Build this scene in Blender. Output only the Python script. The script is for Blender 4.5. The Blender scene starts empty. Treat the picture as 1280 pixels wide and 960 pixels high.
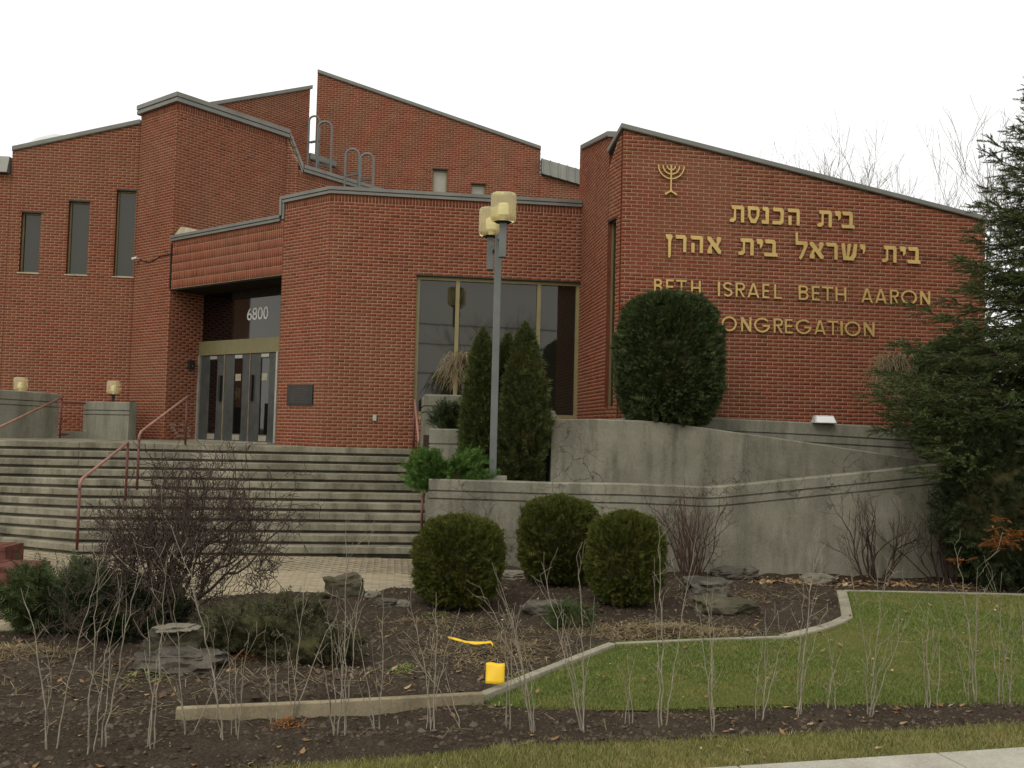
import bpy, math, random
import numpy as np
from math import sin, cos, pi, radians
from mathutils import Matrix, Vector, noise

SC = bpy.context.scene
COL = SC.collection
random.seed(7)
RNG = np.random.default_rng(11)

# ------------------------------------------------------------------ camera
FPX = 1160.0                      # focal length in pixels of a 1280 px wide picture
CZ = 2.19
PITCH, ROLL = radians(2.8), radians(1.4)
FWD = np.array([0, cos(PITCH), sin(PITCH)])
_r0 = np.array([1.0, 0, 0]); _u0 = np.array([0, -sin(PITCH), cos(PITCH)])
RGT = cos(ROLL) * _r0 + sin(ROLL) * _u0
UPV = -sin(ROLL) * _r0 + cos(ROLL) * _u0
cam_d = bpy.data.cameras.new('camera')
cam = bpy.data.objects.new('camera', cam_d); COL.objects.link(cam)
cam_d.sensor_width = 36.0; cam_d.lens = FPX / 1280 * 36
cam_d.clip_start = 0.1; cam_d.clip_end = 2000
M = Matrix.Identity(4)
for i in range(3):
    M[i][0] = RGT[i]; M[i][1] = UPV[i]; M[i][2] = -FWD[i]
M[2][3] = CZ
cam.matrix_world = M
SC.camera = cam

# ------------------------------------------------------------------ sky, sun, exposure
SUN_EL, SUN_AZ = radians(48), radians(-150)       # behind the camera, to its left
wd = bpy.data.worlds.new('World'); SC.world = wd; wd.use_nodes = True
nt = wd.node_tree; nt.nodes.clear()
out = nt.nodes.new('ShaderNodeOutputWorld'); bg = nt.nodes.new('ShaderNodeBackground')
sky = nt.nodes.new('ShaderNodeTexSky'); sky.sky_type = 'NISHITA'; sky.sun_disc = False
sky.sun_elevation = SUN_EL; sky.sun_rotation = SUN_AZ
sky.air_density = 1.5; sky.dust_density = 4
sc_ = nt.nodes.new('ShaderNodeVectorMath'); sc_.operation = 'SCALE'; sc_.inputs['Scale'].default_value = 0.1
tc = nt.nodes.new('ShaderNodeTexCoord')
nz = nt.nodes.new('ShaderNodeTexNoise'); nz.inputs['Scale'].default_value = 2.2; nz.inputs['Detail'].default_value = 4
rmp = nt.nodes.new('ShaderNodeValToRGB')
rmp.color_ramp.elements[0].position = 0.3; rmp.color_ramp.elements[0].color = (1.05, 1.045, 1.03, 1)
rmp.color_ramp.elements[1].position = 0.7; rmp.color_ramp.elements[1].color = (1.15, 1.145, 1.13, 1)
mx = nt.nodes.new('ShaderNodeMixRGB'); mx.inputs['Fac'].default_value = 0.93
nt.links.new(sky.outputs[0], sc_.inputs[0]); nt.links.new(sc_.outputs[0], mx.inputs[1])
nt.links.new(tc.outputs['Generated'], nz.inputs['Vector']); nt.links.new(nz.outputs['Fac'], rmp.inputs['Fac'])
nt.links.new(rmp.outputs['Color'], mx.inputs[2]); nt.links.new(mx.outputs[0], bg.inputs['Color'])
bg.inputs['Strength'].default_value = 1.0
nt.links.new(bg.outputs[0], out.inputs[0])
sl = bpy.data.lights.new('sun', 'SUN'); sl.energy = 1.0; sl.angle = radians(28); sl.color = (1, 0.96, 0.9)
so = bpy.data.objects.new('sun', sl); COL.objects.link(so)
sd = Vector((cos(SUN_EL) * sin(SUN_AZ), cos(SUN_EL) * cos(SUN_AZ), sin(SUN_EL)))
so.rotation_euler = sd.to_track_quat('Z', 'Y').to_euler(); so.location = (-10, -10, 20)
SC.view_settings.view_transform = 'Standard'; SC.view_settings.look = 'None'
SC.view_settings.exposure = 0.12; SC.view_settings.gamma = 1.0
SC.cycles.max_bounces = 6; SC.cycles.transparent_max_bounces = 8
SC.cycles.use_denoising = True

# ------------------------------------------------------------------ surveying helpers
CAM = np.array([0, 0, CZ])
def ray(x, y): return FWD + RGT * (x - 640) / FPX - UPV * (y - 480) / FPX
def at(x, y, Y):
    d = ray(x, y); return CAM + d * Y / d[1]
def ss(t):
    t = np.clip(t, 0, 1); return t * t * (3 - 2 * t)
def hgt(X, Y):
    """the planted ground: level by the pavement, rising gently towards the ramp wall"""
    return 0.2 * ss((Y - 7.2) / 4.6) * ss((X + 3.2) / 2.2)
def gp(x, y, dz=0.0):
    z = 0.0; d = ray(x, y)
    for _ in range(12):
        p = CAM + d * (z - CZ) / d[2]; z = 0.5 * z + 0.5 * (float(hgt(p[0], p[1])) + dz)
    return CAM + d * (z - CZ) / d[2]
def onplane(x, y, P, dr):
    n = np.array([-dr[1], dr[0], 0]); d = ray(x, y)
    t = (n @ (np.array([P[0], P[1], 0]) - CAM)) / (n @ d); return CAM + d * t
def on_sz(x, y, P, dr):
    q = onplane(x, y, P, dr); return float(np.dot(q[:2] - P, dr)), float(q[2])

# ------------------------------------------------------------------ object helpers
WL = {}
def tag(o, label=None, cat=None, group=None, kind=None):
    if label: o['label'] = label
    if cat: o['category'] = cat
    if group: o['group'] = group
    if kind: o['kind'] = kind
    return o
def empty(name, loc, label, cat, group=None):
    o = bpy.data.objects.new(name, None); COL.objects.link(o); o.location = loc
    o.empty_display_size = 0.2
    WL[o.name] = np.array(loc, float)
    return tag(o, label, cat, group)
def link(name, me, parent=None, loc=None):
    o = bpy.data.objects.new(name, me); COL.objects.link(o)
    if parent is not None:
        o.parent = parent; WL[o.name] = WL[parent.name]
    else:
        WL[o.name] = np.zeros(3)
    return o
def mesh(name, V, F, mats, parent=None, mi=None, smooth=False, origin=None):
    """V world coordinates; F list of index arrays (each (n,k)) or a list of tuples"""
    V = np.asarray(V, float).reshape(-1, 3)
    off = WL[parent.name] if parent is not None else (np.zeros(3) if origin is None else np.asarray(origin, float))
    V = V - off
    me = bpy.data.meshes.new(name)
    if isinstance(F, list) and len(F) and isinstance(F[0], np.ndarray):
        me.vertices.add(len(V)); me.vertices.foreach_set('co', V.ravel())
        lt = np.concatenate([np.full(len(f), f.shape[1]) for f in F]).astype(np.int32)
        li = np.concatenate([f.ravel() for f in F]).astype(np.int32)
        st = np.concatenate([[0], np.cumsum(lt)[:-1]]).astype(np.int32)
        me.loops.add(len(li)); me.loops.foreach_set('vertex_index', li)
        me.polygons.add(len(lt)); me.polygons.foreach_set('loop_start', st); me.polygons.foreach_set('loop_total', lt)
        me.update(calc_edges=True)
    else:
        me.from_pydata([tuple(v) for v in V], [], [tuple(int(i) for i in f) for f in F]); me.update()
    for m in (mats if isinstance(mats, (list, tuple)) else [mats]): me.materials.append(m)
    if mi is not None: me.polygons.foreach_set('material_index', np.asarray(mi, np.int32))
    if smooth: me.polygons.foreach_set('use_smooth', np.ones(len(me.polygons), bool))
    o = link(name, me, parent)
    if parent is None and origin is not None:
        o.location = tuple(origin); WL[o.name] = np.asarray(origin, float)
    return o
class MB:
    def __init__(s): s.V = []; s.F = []; s.M = []
    def hexa(s, p, m=0):
        """p: 8 corners, first four a ring, second four the ring opposite"""
        b = len(s.V); s.V += [tuple(q) for q in p]
        for f in ((3, 2, 1, 0), (4, 5, 6, 7), (0, 1, 5, 4), (1, 2, 6, 5), (2, 3, 7, 6), (3, 0, 4, 7)):
            s.F.append(tuple(b + i for i in f)); s.M.append(m)
    def box(s, x0, x1, y0, y1, z0, z1, m=0):
        s.hexa([(x0, y0, z0), (x1, y0, z0), (x1, y1, z0), (x0, y1, z0), (x0, y0, z1), (x1, y0, z1), (x1, y1, z1), (x0, y1, z1)], m)
    def wbox(s, P, d, s0, s1, o0, o1, z0, z1, m=0, z1b=None):
        """a box in wall coordinates: s along, o outward, z up"""
        n = (d[1], -d[0]); z1b = z1 if z1b is None else z1b
        q = lambda a, o, z: (P[0] + d[0] * a + n[0] * o, P[1] + d[1] * a + n[1] * o, z)
        s.hexa([q(s0, o1, z0), q(s1, o1, z0), q(s1, o0, z0), q(s0, o0, z0), q(s0, o1, z1), q(s1, o1, z1b), q(s1, o0, z1b), q(s0, o0, z1)], m)
    def bar(s, a, b, w, h=None, up=(0, 0, 1), m=0):
        a = Vector(a); b = Vector(b); h = h or w; t = (b - a).normalized()
        x = t.cross(Vector(up)).normalized(); y = x.cross(t)
        c = [(-w / 2, -h / 2), (w / 2, -h / 2), (w / 2, h / 2), (-w / 2, h / 2)]
        s.hexa([a + x * i + y * j for i, j in c] + [b + x * i + y * j for i, j in c], m)
    def tube(s, pts, r, n=8, m=0, cap=True):
        pts = [Vector(p) for p in pts]; rs = r if isinstance(r, (list, tuple)) else [r] * len(pts)
        b0 = len(s.V); x = None
        for i, p in enumerate(pts):
            t = (pts[min(i + 1, len(pts) - 1)] - pts[max(i - 1, 0)]).normalized()
            if x is None:
                x = t.orthogonal().normalized()
            x = (x - t * x.dot(t)).normalized(); y = t.cross(x)
            for k in range(n):
                a = 2 * pi * k / n; s.V.append(tuple(p + (x * cos(a) + y * sin(a)) * rs[i]))
        for i in range(len(pts) - 1):
            for k in range(n):
                a = b0 + i * n + k; c = b0 + i * n + (k + 1) % n
                s.F.append((a, c, c + n, a + n)); s.M.append(m)
        if cap:
            s.F.append(tuple(b0 + k for k in range(n - 1, -1, -1))); s.M.append(m)
            e = b0 + (len(pts) - 1) * n; s.F.append(tuple(e + k for k in range(n))); s.M.append(m)
    def build(s, name, mats, parent=None, smooth=False, origin=None):
        return mesh(name, s.V, s.F, mats, parent, s.M, smooth, origin)
def bevel(o, w=0.01, seg=2):
    m = o.modifiers.new('bevel', 'BEVEL'); m.width = w; m.segments = seg; m.limit_method = 'ANGLE'; m.angle_limit = radians(40)
    return o
def sweep(name, pts, prof, mat, parent, closed_ends=True):
    """extrude a profile (o outward to the right of travel, z) along a 3-D polyline with mitred plan corners"""
    pts = [np.array(p, float) for p in pts]; N = len(pts); V = []; K = len(prof)
    for i in range(N):
        ds = []
        if i > 0: ds.append(pts[i][:2] - pts[i - 1][:2])
        if i < N - 1: ds.append(pts[i + 1][:2] - pts[i][:2])
        ds = [d / np.linalg.norm(d) for d in ds if np.linalg.norm(d) > 1e-6]
        ns = [np.array([d[1], -d[0]]) for d in ds]
        if len(ns) == 2:
            b = ns[0] + ns[1]; b = b / np.linalg.norm(b); mlt = 1 / max(0.4, b @ ns[0])
        else: b = ns[0]; mlt = 1
        for o_, z_ in prof: V.append((pts[i][0] + b[0] * o_ * mlt, pts[i][1] + b[1] * o_ * mlt, pts[i][2] + z_))
    F = []
    for i in range(N - 1):
        for k in range(K):
            a = i * K + k; c = i * K + (k + 1) % K; F.append((a, c, c + K, a + K))
    F.append(tuple(range(K - 1, -1, -1))); F.append(tuple((N - 1) * K + k for k in range(K)))
    return mesh(name, V, F, mat, parent)

# ------------------------------------------------------------------ materials
def mat(name):
    m = bpy.data.materials.new(name); m.use_nodes = True
    return m, m.node_tree, m.node_tree.nodes['Principled BSDF']
def N(t, ty, **kw):
    n = t.nodes.new(ty)
    for k, v in kw.items():
        if k in n.inputs.keys(): n.inputs[k].default_value = v
        else: setattr(n, k, v)
    return n
def ramp(t, src, stops):
    r = N(t, 'ShaderNodeValToRGB'); e = r.color_ramp.elements
    while len(e) < len(stops): e.new(0.5)
    for i, (p, c) in enumerate(stops): e[i].position = p; e[i].color = (c[0], c[1], c[2], 1)
    t.links.new(src, r.inputs['Fac']); return r.outputs['Color']
def mixc(t, fac, a, b, mode='MIX'):
    n = N(t, 'ShaderNodeMixRGB', blend_type=mode)
    for i, v in ((0, fac), (1, a), (2, b)):
        if hasattr(v, 'links'): t.links.new(v, n.inputs[i])
        else: n.inputs[i].default_value = v if i == 0 else (v[0], v[1], v[2], 1)
    return n.outputs[0]
def wpos(t):
    return N(t, 'ShaderNodeNewGeometry').outputs['Position']
def noise_(t, vec, scale, detail=5, rough=0.6, stretch=None):
    if stretch:
        mp = N(t, 'ShaderNodeMapping'); mp.inputs['Scale'].default_value = stretch; t.links.new(vec, mp.inputs['Vector']); vec = mp.outputs[0]
    n = N(t, 'ShaderNodeTexNoise', Scale=scale, Detail=detail, Roughness=rough); t.links.new(vec, n.inputs['Vector'])
    return n.outputs['Fac']
def bump(t, p, src, strength, dist=0.01):
    b = N(t, 'ShaderNodeBump', Strength=strength, Distance=dist); t.links.new(src, b.inputs['Height']); t.links.new(b.outputs[0], p.inputs['Normal'])
def island(t):
    """one random number for every loose piece and object"""
    g = N(t, 'ShaderNodeNewGeometry'); o = N(t, 'ShaderNodeObjectInfo')
    a = N(t, 'ShaderNodeMath', operation='ADD'); t.links.new(g.outputs['Random Per Island'], a.inputs[0]); t.links.new(o.outputs['Random'], a.inputs[1])
    f = N(t, 'ShaderNodeMath', operation='FRACT'); t.links.new(a.outputs[0], f.inputs[0]); return f.outputs[0]
def plain(name, col, rough=0.6, metal=0.0, var=0.25, scale=6.0, bmp=0.0, spec=None):
    m, t, p = mat(name); w = wpos(t); n = noise_(t, w, scale)
    lo = tuple(c * (1 - var) for c in col); hi = tuple(min(1, c * (1 + var)) for c in col)
    t.links.new(ramp(t, n, [(0.3, lo), (0.7, hi)]), p.inputs['Base Color'])
    p.inputs['Roughness'].default_value = rough; p.inputs['Metallic'].default_value = metal
    p.inputs['Specular IOR Level'].default_value = (0.06 if rough > .75 else 0.4) if spec is None else spec
    if bmp: bump(t, p, noise_(t, w, scale * 8), bmp)
    return m
def brick_mat():
    m, t, p = mat('fired red brick'); w = wpos(t); isl = island(t)
    c = ramp(t, isl, [(0.0, (0.110, 0.031, 0.018)), (0.12, (0.180, 0.050, 0.026)), (0.35, (0.228, 0.063, 0.032)), (0.6, (0.208, 0.055, 0.027)),
                      (0.8, (0.245, 0.074, 0.037)), (0.95, (0.170, 0.055, 0.032)), (1.0, (0.11, 0.038, 0.026))])
    big = noise_(t, w, 0.45, 4); c = mixc(t, ramp(t, big, [(0.42, (0, 0, 0)), (0.62, (0.8, 0.8, 0.8))]), c, (0.195, 0.080, 0.043))
    big2 = noise_(t, w, 0.33, 4, 0.6, (1.0, 1.0, 1.7)); c = mixc(t, ramp(t, big2, [(0.5, (0, 0, 0)), (0.66, (0.75, 0.75, 0.75))]), c, (0.185, 0.045, 0.023))
    streak = noise_(t, w, 1.0, 6, 0.65, (3.0, 3.0, 0.35))
    c = mixc(t, ramp(t, streak, [(0.5, (0, 0, 0)), (0.72, (0.5, 0.5, 0.5))]), c, (0.10, 0.043, 0.028))
    salt = noise_(t, w, 0.9, 6, 0.7, (1.6, 1.6, 1.0)); c = mixc(t, ramp(t, salt, [(0.64, (0, 0, 0)), (0.78, (0.45, 0.45, 0.45))]), c, (0.33, 0.21, 0.15))
    fine = noise_(t, w, 60, 3); c = mixc(t, 0.3, c, ramp(t, fine, [(0.3, (0.12, 0.033, 0.018)), (0.7, (0.27, 0.083, 0.043))]))
    t.links.new(c, p.inputs['Base Color']); p.inputs['Roughness'].default_value = 0.85; p.inputs['Specular IOR Level'].default_value = 0.08
    bump(t, p, fine, 0.5, 0.004); return m
def mortar_mat():
    m, t, p = mat('sandy mortar'); w = wpos(t)
    c = ramp(t, noise_(t, w, 3.0), [(0.3, (0.31, 0.20, 0.13)), (0.7, (0.42, 0.285, 0.19))])
    t.links.new(c, p.inputs['Base Color']); p.inputs['Roughness'].default_value = 0.95; p.inputs['Specular IOR Level'].default_value = 0.05; bump(t, p, noise_(t, w, 90), 0.4, 0.004); return m
def concrete_mat(name, a, b, stain, crack=False, spots=0.0):
    m, t, p = mat(name); w = wpos(t)
    c = ramp(t, noise_(t, w, 1.1, 8, 0.68), [(0.36, a), (0.62, b)])
    st = noise_(t, w, 2.2, 7, 0.7, (1.5, 1.5, 0.28))
    c = mixc(t, ramp(t, st, [(0.45, (0, 0, 0)), (0.66, (0.8, 0.8, 0.8))]), c, stain)
    fn = noise_(t, w, 45, 4); c = mixc(t, 0.22, c, ramp(t, fn, [(0.3, tuple(x * 0.55 for x in a)), (0.7, tuple(min(1, x * 1.4) for x in b))]))
    if crack:
        wn = N(t, 'ShaderNodeVectorMath', operation='ADD'); nn = N(t, 'ShaderNodeTexNoise', Scale=3.0, Detail=4); t.links.new(w, nn.inputs['Vector'])
        sc = N(t, 'ShaderNodeVectorMath', operation='SCALE', Scale=0.5); t.links.new(nn.outputs['Color'], sc.inputs[0]); t.links.new(w, wn.inputs[0]); t.links.new(sc.outputs[0], wn.inputs[1])
        vo = N(t, 'ShaderNodeTexVoronoi', feature='DISTANCE_TO_EDGE', Scale=3.1); t.links.new(wn.outputs[0], vo.inputs['Vector'])
        k = ramp(t, vo.outputs['Distance'], [(0.0, (1, 1, 1)), (0.03, (0, 0, 0))])
        msk = ramp(t, noise_(t, w, 0.9, 3), [(0.47, (0, 0, 0)), (0.58, (0.9, 0.9, 0.9))])
        k = mixc(t, 1.0, k, msk, 'MULTIPLY'); c = mixc(t, k, c, (0.055, 0.045, 0.03))
    pit = N(t, 'ShaderNodeTexVoronoi', Scale=14.0); t.links.new(w, pit.inputs['Vector'])
    c = mixc(t, ramp(t, pit.outputs['Distance'], [(0.05, (0.7, 0.7, 0.7)), (0.11, (0, 0, 0))]), c, tuple(x * 0.6 for x in a))
    t.links.new(c, p.inputs['Base Color']); p.inputs['Roughness'].default_value = 0.9; p.inputs['Specular IOR Level'].default_value = 0.08
    bump(t, p, fn, 0.35, 0.01); return m
def glass_mat(name, col=(0.014, 0.013, 0.009), ior=1.62):
    m, t, p = mat(name); w = wpos(t)
    c = ramp(t, noise_(t, w, 1.2, 3), [(0.3, col), (0.7, tuple(x * 1.3 for x in col))])
    t.links.new(c, p.inputs['Base Color']); p.inputs['Roughness'].default_value = 0.025; p.inputs['IOR'].default_value = ior; p.inputs['Specular Tint'].default_value = (1.0, 0.97, 0.86, 1)
    bump(t, p, noise_(t, w, 0.7, 2), 0.02, 0.05); return m
def leaf_mat(name, stops, rough=0.6, spec=0.12, dry=None):
    m, t, p = mat(name); isl = island(t); w = wpos(t)
    c = ramp(t, isl, stops)
    big = noise_(t, w, 3.5, 3); mean = stops[len(stops) // 2][1]
    c = mixc(t, ramp(t, big, [(0.35, (0, 0, 0)), (0.7, (0.6, 0.6, 0.6))]), c, tuple(x * 0.7 for x in mean))
    if dry:
        c = mixc(t, ramp(t, noise_(t, w, dry[0], 4, 0.65), [(dry[1], (0, 0, 0)), (dry[1] + .13, (dry[2],) * 3)]), c, dry[3])
    t.links.new(c, p.inputs['Base Color']); p.inputs['Roughness'].default_value = rough; p.inputs['Specular IOR Level'].default_value = spec
    return m
def soil_mat(name, stops):
    m, t, p = mat(name); w = wpos(t)
    c = ramp(t, noise_(t, w, 2.0, 8, 0.7), stops)
    c = mixc(t, ramp(t, noise_(t, w, 0.55, 4), [(0.45, (0, 0, 0)), (0.6, (0.7, 0.7, 0.7))]), c, tuple(x * 0.55 for x in stops[1][1])) if len(stops) > 2 else c
    fn = noise_(t, w, 46, 6, 0.75); c = mixc(t, 0.5, c, ramp(t, fn, [(0.3, tuple(x * 0.4 for x in stops[0][1])), (0.75, tuple(x * 1.5 for x in stops[-1][1]))]))
    t.links.new(c, p.inputs['Base Color']); p.inputs['Roughness'].default_value = 1.0; p.inputs['Specular IOR Level'].default_value = 0.0
    bump(t, p, fn, 0.8, 0.02); return m

BRICK = brick_mat(); MORTAR = mortar_mat()
BRICKPLAIN = plain('brick return', (0.14, 0.048, 0.028), 0.9, var=0.2, scale=9)
EFFLO = plain('salt stained brick', (0.30, 0.20, 0.15), 0.9, var=0.3, scale=14)
CONC = concrete_mat('weathered wall concrete', (0.158, 0.147, 0.107), (0.26, 0.243, 0.182), (0.066, 0.061, 0.042), crack=True)
CONC2 = concrete_mat('parapet concrete', (0.19, 0.183, 0.138), (0.26, 0.25, 0.19), (0.095, 0.09, 0.066))
STEP = concrete_mat('step concrete', (0.125, 0.114, 0.08), (0.31, 0.283, 0.205), (0.05, 0.046, 0.033))
STEPSHADE = concrete_mat('riser with painted shade', (0.085, 0.078, 0.055), (0.15, 0.138, 0.098), (0.045, 0.042, 0.03))  # darker than the steps: shade under the nosing is put into the colour
WALK = concrete_mat('sidewalk concrete', (0.33, 0.31, 0.25), (0.41, 0.39, 0.32), (0.27, 0.25, 0.2))
CURB = concrete_mat('edging concrete', (0.25, 0.23, 0.165), (0.33, 0.30, 0.22), (0.14, 0.125, 0.09))
COPING = plain('brown grey coping metal', (0.175, 0.170, 0.145), 0.45, 0.35, 0.15, 2.0)
SEAM = plain('grey seam metal', (0.20, 0.20, 0.17), 0.5, 0.3, 0.15, 2.0)
GOLDFRAME = plain('champagne window frame', (0.26, 0.215, 0.10), 0.45, 0.3, 0.12, 3.0)
GOLD = plain('gold letter metal', (0.56, 0.385, 0.13), 0.45, 0.35, 0.12, 5.0)
GLASS = glass_mat('dark window glass'); GLASS2 = glass_mat('smoked door glass', (0.004, 0.004, 0.004), 1.7)
GLASSSKY = glass_mat('clerestory glass with painted sky', (0.30, 0.29, 0.235), 1.5)  # sky brightness in these panes is put into the base colour
DOORMETAL = plain('dark bronze door', (0.060, 0.062, 0.056), 0.4, 0.2, 0.25, 4.0)
DOORDARK = plain('door pull black', (0.02, 0.02, 0.02), 0.4, 0.2)
ALU = plain('door edge aluminium', (0.42, 0.40, 0.34), 0.4, 0.5, 0.1)
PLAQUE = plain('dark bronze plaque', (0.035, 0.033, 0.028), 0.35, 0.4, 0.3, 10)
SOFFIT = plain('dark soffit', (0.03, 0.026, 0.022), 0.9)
ROOF = plain('roof gravel', (0.22, 0.21, 0.19), 0.95, var=0.3, scale=8)
WHITE = plain('white print', (0.78, 0.78, 0.76), 0.6, var=0.04)
LAMPMETAL = plain('grey painted steel', (0.135, 0.142, 0.13), 0.5, 0.1, 0.12, 3.0)
RAIL = plain('pinkish brown painted rail', (0.30, 0.155, 0.115), 0.5, 0.0, 0.2, 5.0)
RAILRED = plain('dark red painted steel', (0.13, 0.04, 0.03), 0.6, 0.0, 0.25, 6.0)
BARKGREY = plain('grey twig bark', (0.20, 0.165, 0.13), 0.85, var=0.3, scale=12)
BARKPALE = plain('pale whip bark', (0.27, 0.235, 0.175), 0.85, var=0.3, scale=12)
BARKDARK = plain('dark shrub bark', (0.055, 0.036, 0.028), 0.85, var=0.35, scale=12)
BARKTWIG = plain('dark brown twig bark', (0.072, 0.054, 0.042), 0.85, var=0.35, scale=12)
BARKRED = plain('reddish shrub bark', (0.085, 0.052, 0.040), 0.85, var=0.35, scale=12)
BARKTREE = plain('tree bark', (0.20, 0.18, 0.155), 0.9, var=0.3, scale=5, bmp=0.3)
DRYTWIG = plain('dry straw twigs', (0.24, 0.19, 0.11), 0.9, var=0.3, scale=12)
TOPIARY = leaf_mat('clipped cedar foliage', [(0.0, (0.02, 0.030, 0.012)), (0.4, (0.043, 0.062, 0.022)), (0.75, (0.075, 0.100, 0.034)), (1.0, (0.12, 0.145, 0.05))], dry=(2.0, .62, .45, (0.10, 0.075, 0.03)))
GLOBE = leaf_mat('globe cedar foliage', [(0.0, (0.026, 0.036, 0.008)), (0.4, (0.056, 0.070, 0.013)), (0.75, (0.092, 0.105, 0.020)), (1.0, (0.155, 0.145, 0.03))], dry=(2.6, .58, .5, (0.14, 0.10, 0.025)))
CEDAR = leaf_mat('column cedar foliage', [(0.0, (0.025, 0.034, 0.010)), (0.4, (0.052, 0.070, 0.020)), (0.75, (0.09, 0.11, 0.032)), (1.0, (0.15, 0.15, 0.05))], dry=(2.2, .55, .5, (0.12, 0.09, 0.035)))
JUNIPER = leaf_mat('bright juniper foliage', [(0.0, (0.02, 0.045, 0.012)), (0.4, (0.05, 0.105, 0.022)), (0.75, (0.085, 0.16, 0.03)), (1.0, (0.14, 0.21, 0.04))])
JUNIPER2 = leaf_mat('dull juniper foliage', [(0.0, (0.026, 0.026, 0.013)), (0.4, (0.058, 0.060, 0.028)), (0.75, (0.09, 0.088, 0.042)), (1.0, (0.14, 0.115, 0.06))])
SPRUCE = leaf_mat('spruce needles', [(0.0, (0.026, 0.038, 0.014)), (0.4, (0.058, 0.080, 0.027)), (0.75, (0.098, 0.125, 0.040)), (1.0, (0.15, 0.175, 0.06))])
YEW = leaf_mat('dark yew foliage', [(0.0, (0.014, 0.02, 0.008)), (0.4, (0.026, 0.038, 0.014)), (0.75, (0.042, 0.058, 0.022)), (1.0, (0.065, 0.08, 0.032))])
RUSTN = leaf_mat('dead rust needles', [(0.0, (0.16, 0.06, 0.015)), (0.5, (0.26, 0.10, 0.03)), (1.0, (0.32, 0.15, 0.05))])
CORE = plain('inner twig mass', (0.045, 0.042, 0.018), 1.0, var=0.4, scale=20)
GRASS = leaf_mat('lawn grass', [(0.0, (0.075, 0.115, 0.022)), (0.4, (0.122, 0.178, 0.034)), (0.72, (0.17, 0.22, 0.05)), (0.9, (0.26, 0.25, 0.09)), (1.0, (0.42, 0.34, 0.17))], dry=(1.1, .48, .6, (0.23, 0.22, 0.07)))
GRASS2 = leaf_mat('verge grass', [(0.0, (0.10, 0.115, 0.025)), (0.4, (0.175, 0.185, 0.048)), (0.72, (0.24, 0.235, 0.075)), (0.9, (0.36, 0.31, 0.13)), (1.0, (0.45, 0.37, 0.2))], dry=(1.4, .5, .5, (0.34, 0.28, 0.11)))
TURF = soil_mat('turf thatch', [(0.3, (0.07, 0.08, 0.022)), (0.7, (0.15, 0.145, 0.048))])
SOIL = soil_mat('dark garden soil', [(0.3, (0.018, 0.015, 0.011)), (0.5, (0.043, 0.034, 0.025)), (0.72, (0.095, 0.074, 0.052))])
CLOD = leaf_mat('soil crumbs', [(0.0, (0.02, 0.014, 0.010)), (0.5, (0.055, 0.04, 0.028)), (0.85, (0.10, 0.075, 0.052)), (1.0, (0.13, 0.105, 0.08))], 1.0)
LITTER = leaf_mat('fallen leaf', [(0.0, (0.11, 0.055, 0.022)), (0.4, (0.20, 0.12, 0.055)), (0.75, (0.30, 0.19, 0.09)), (1.0, (0.42, 0.32, 0.19))], 0.9)
STRAW = leaf_mat('dry straw', [(0.0, (0.12, 0.085, 0.04)), (0.5, (0.22, 0.165, 0.085)), (1.0, (0.36, 0.29, 0.17))], 0.9)
ROCKM = concrete_mat('grey field stone', (0.052, 0.046, 0.036), (0.14, 0.123, 0.098), (0.03, 0.029, 0.02))
MOSSROCK = concrete_mat('mossy stone', (0.046, 0.041, 0.027), (0.115, 0.10, 0.068), (0.036, 0.042, 0.014))
PALEROCK = concrete_mat('pale flat stone', (0.14, 0.125, 0.095), (0.25, 0.225, 0.17), (0.11, 0.1, 0.07))
YELLOW = plain('yellow plastic', (0.80, 0.50, 0.012), 0.45, var=0.06)
def paver_mat():
    m, t, p = mat('tan paver'); w = wpos(t)
    c = ramp(t, island(t), [(0.0, (0.30, 0.25, 0.165)), (0.5, (0.33, 0.278, 0.185)), (1.0, (0.36, 0.305, 0.205))])
    c = mixc(t, ramp(t, noise_(t, w, 1.2, 5), [(0.45, (0, 0, 0)), (0.75, (0.5, 0.5, 0.5))]), c, (0.16, 0.14, 0.10))
    t.links.new(c, p.inputs['Base Color']); p.inputs['Roughness'].default_value = 0.9; p.inputs['Specular IOR Level'].default_value = 0.05; bump(t, p, noise_(t, w, 70), 0.3, 0.004); return m
PAVER = paver_mat(); JOINT = plain('paver joint sand', (0.25, 0.21, 0.14), 1.0, var=0.3, scale=20)
def amber_mat():
    m, t, p = mat('amber acrylic'); w = wpos(t)
    t.links.new(ramp(t, noise_(t, w, 9, 3), [(0.3, (0.93, 0.85, 0.52)), (0.7, (0.96, 0.90, 0.60))]), p.inputs['Base Color'])
    p.inputs['Roughness'].default_value = 0.12; p.inputs['IOR'].default_value = 1.06; p.inputs['Transmission Weight'].default_value = 0.72
    return m
AMBER = amber_mat(); BULB = plain('frosted bulb cover', (0.80, 0.74, 0.52), 0.6, var=0.05)
# ------------------------------------------------------------------ plan of the synagogue
A = radians(7.2)
U = np.array([cos(A), sin(A)])                     # along the street front, to the right
Vd = np.array([sin(A), -cos(A)])                   # out from the front, towards the street
Cd = np.array([cos(A - pi / 4), sin(A - pi / 4)])  # the diagonal entrance front, to the right
Wd = np.array([cos(A + pi / 4), sin(A + pi / 4)])  # square to the diagonal, into the building
P0 = np.array([-3.735, 18.5])                      # obtuse corner between diagonal and street fronts
B0 = P0 + Cd * -5.64                               # corner of the entrance tower
A0 = P0 + Cd * -7.25                               # where the left wing meets the tower
D1 = P0 + U * 5.15
ZL = 1.75                                          # entrance landing
E1 = D1 + Vd * 2.42
E2a = E1 + U * 0.004
F0 = np.array([1.86, 16.19])
RB = B0 + Wd * 0.86                                # door plane corner
bld = empty('synagogue', (P0[0], P0[1], 0.0), 'red brick synagogue with angular walls, gold lettering and a recessed entrance under number 6800', 'building')

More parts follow.
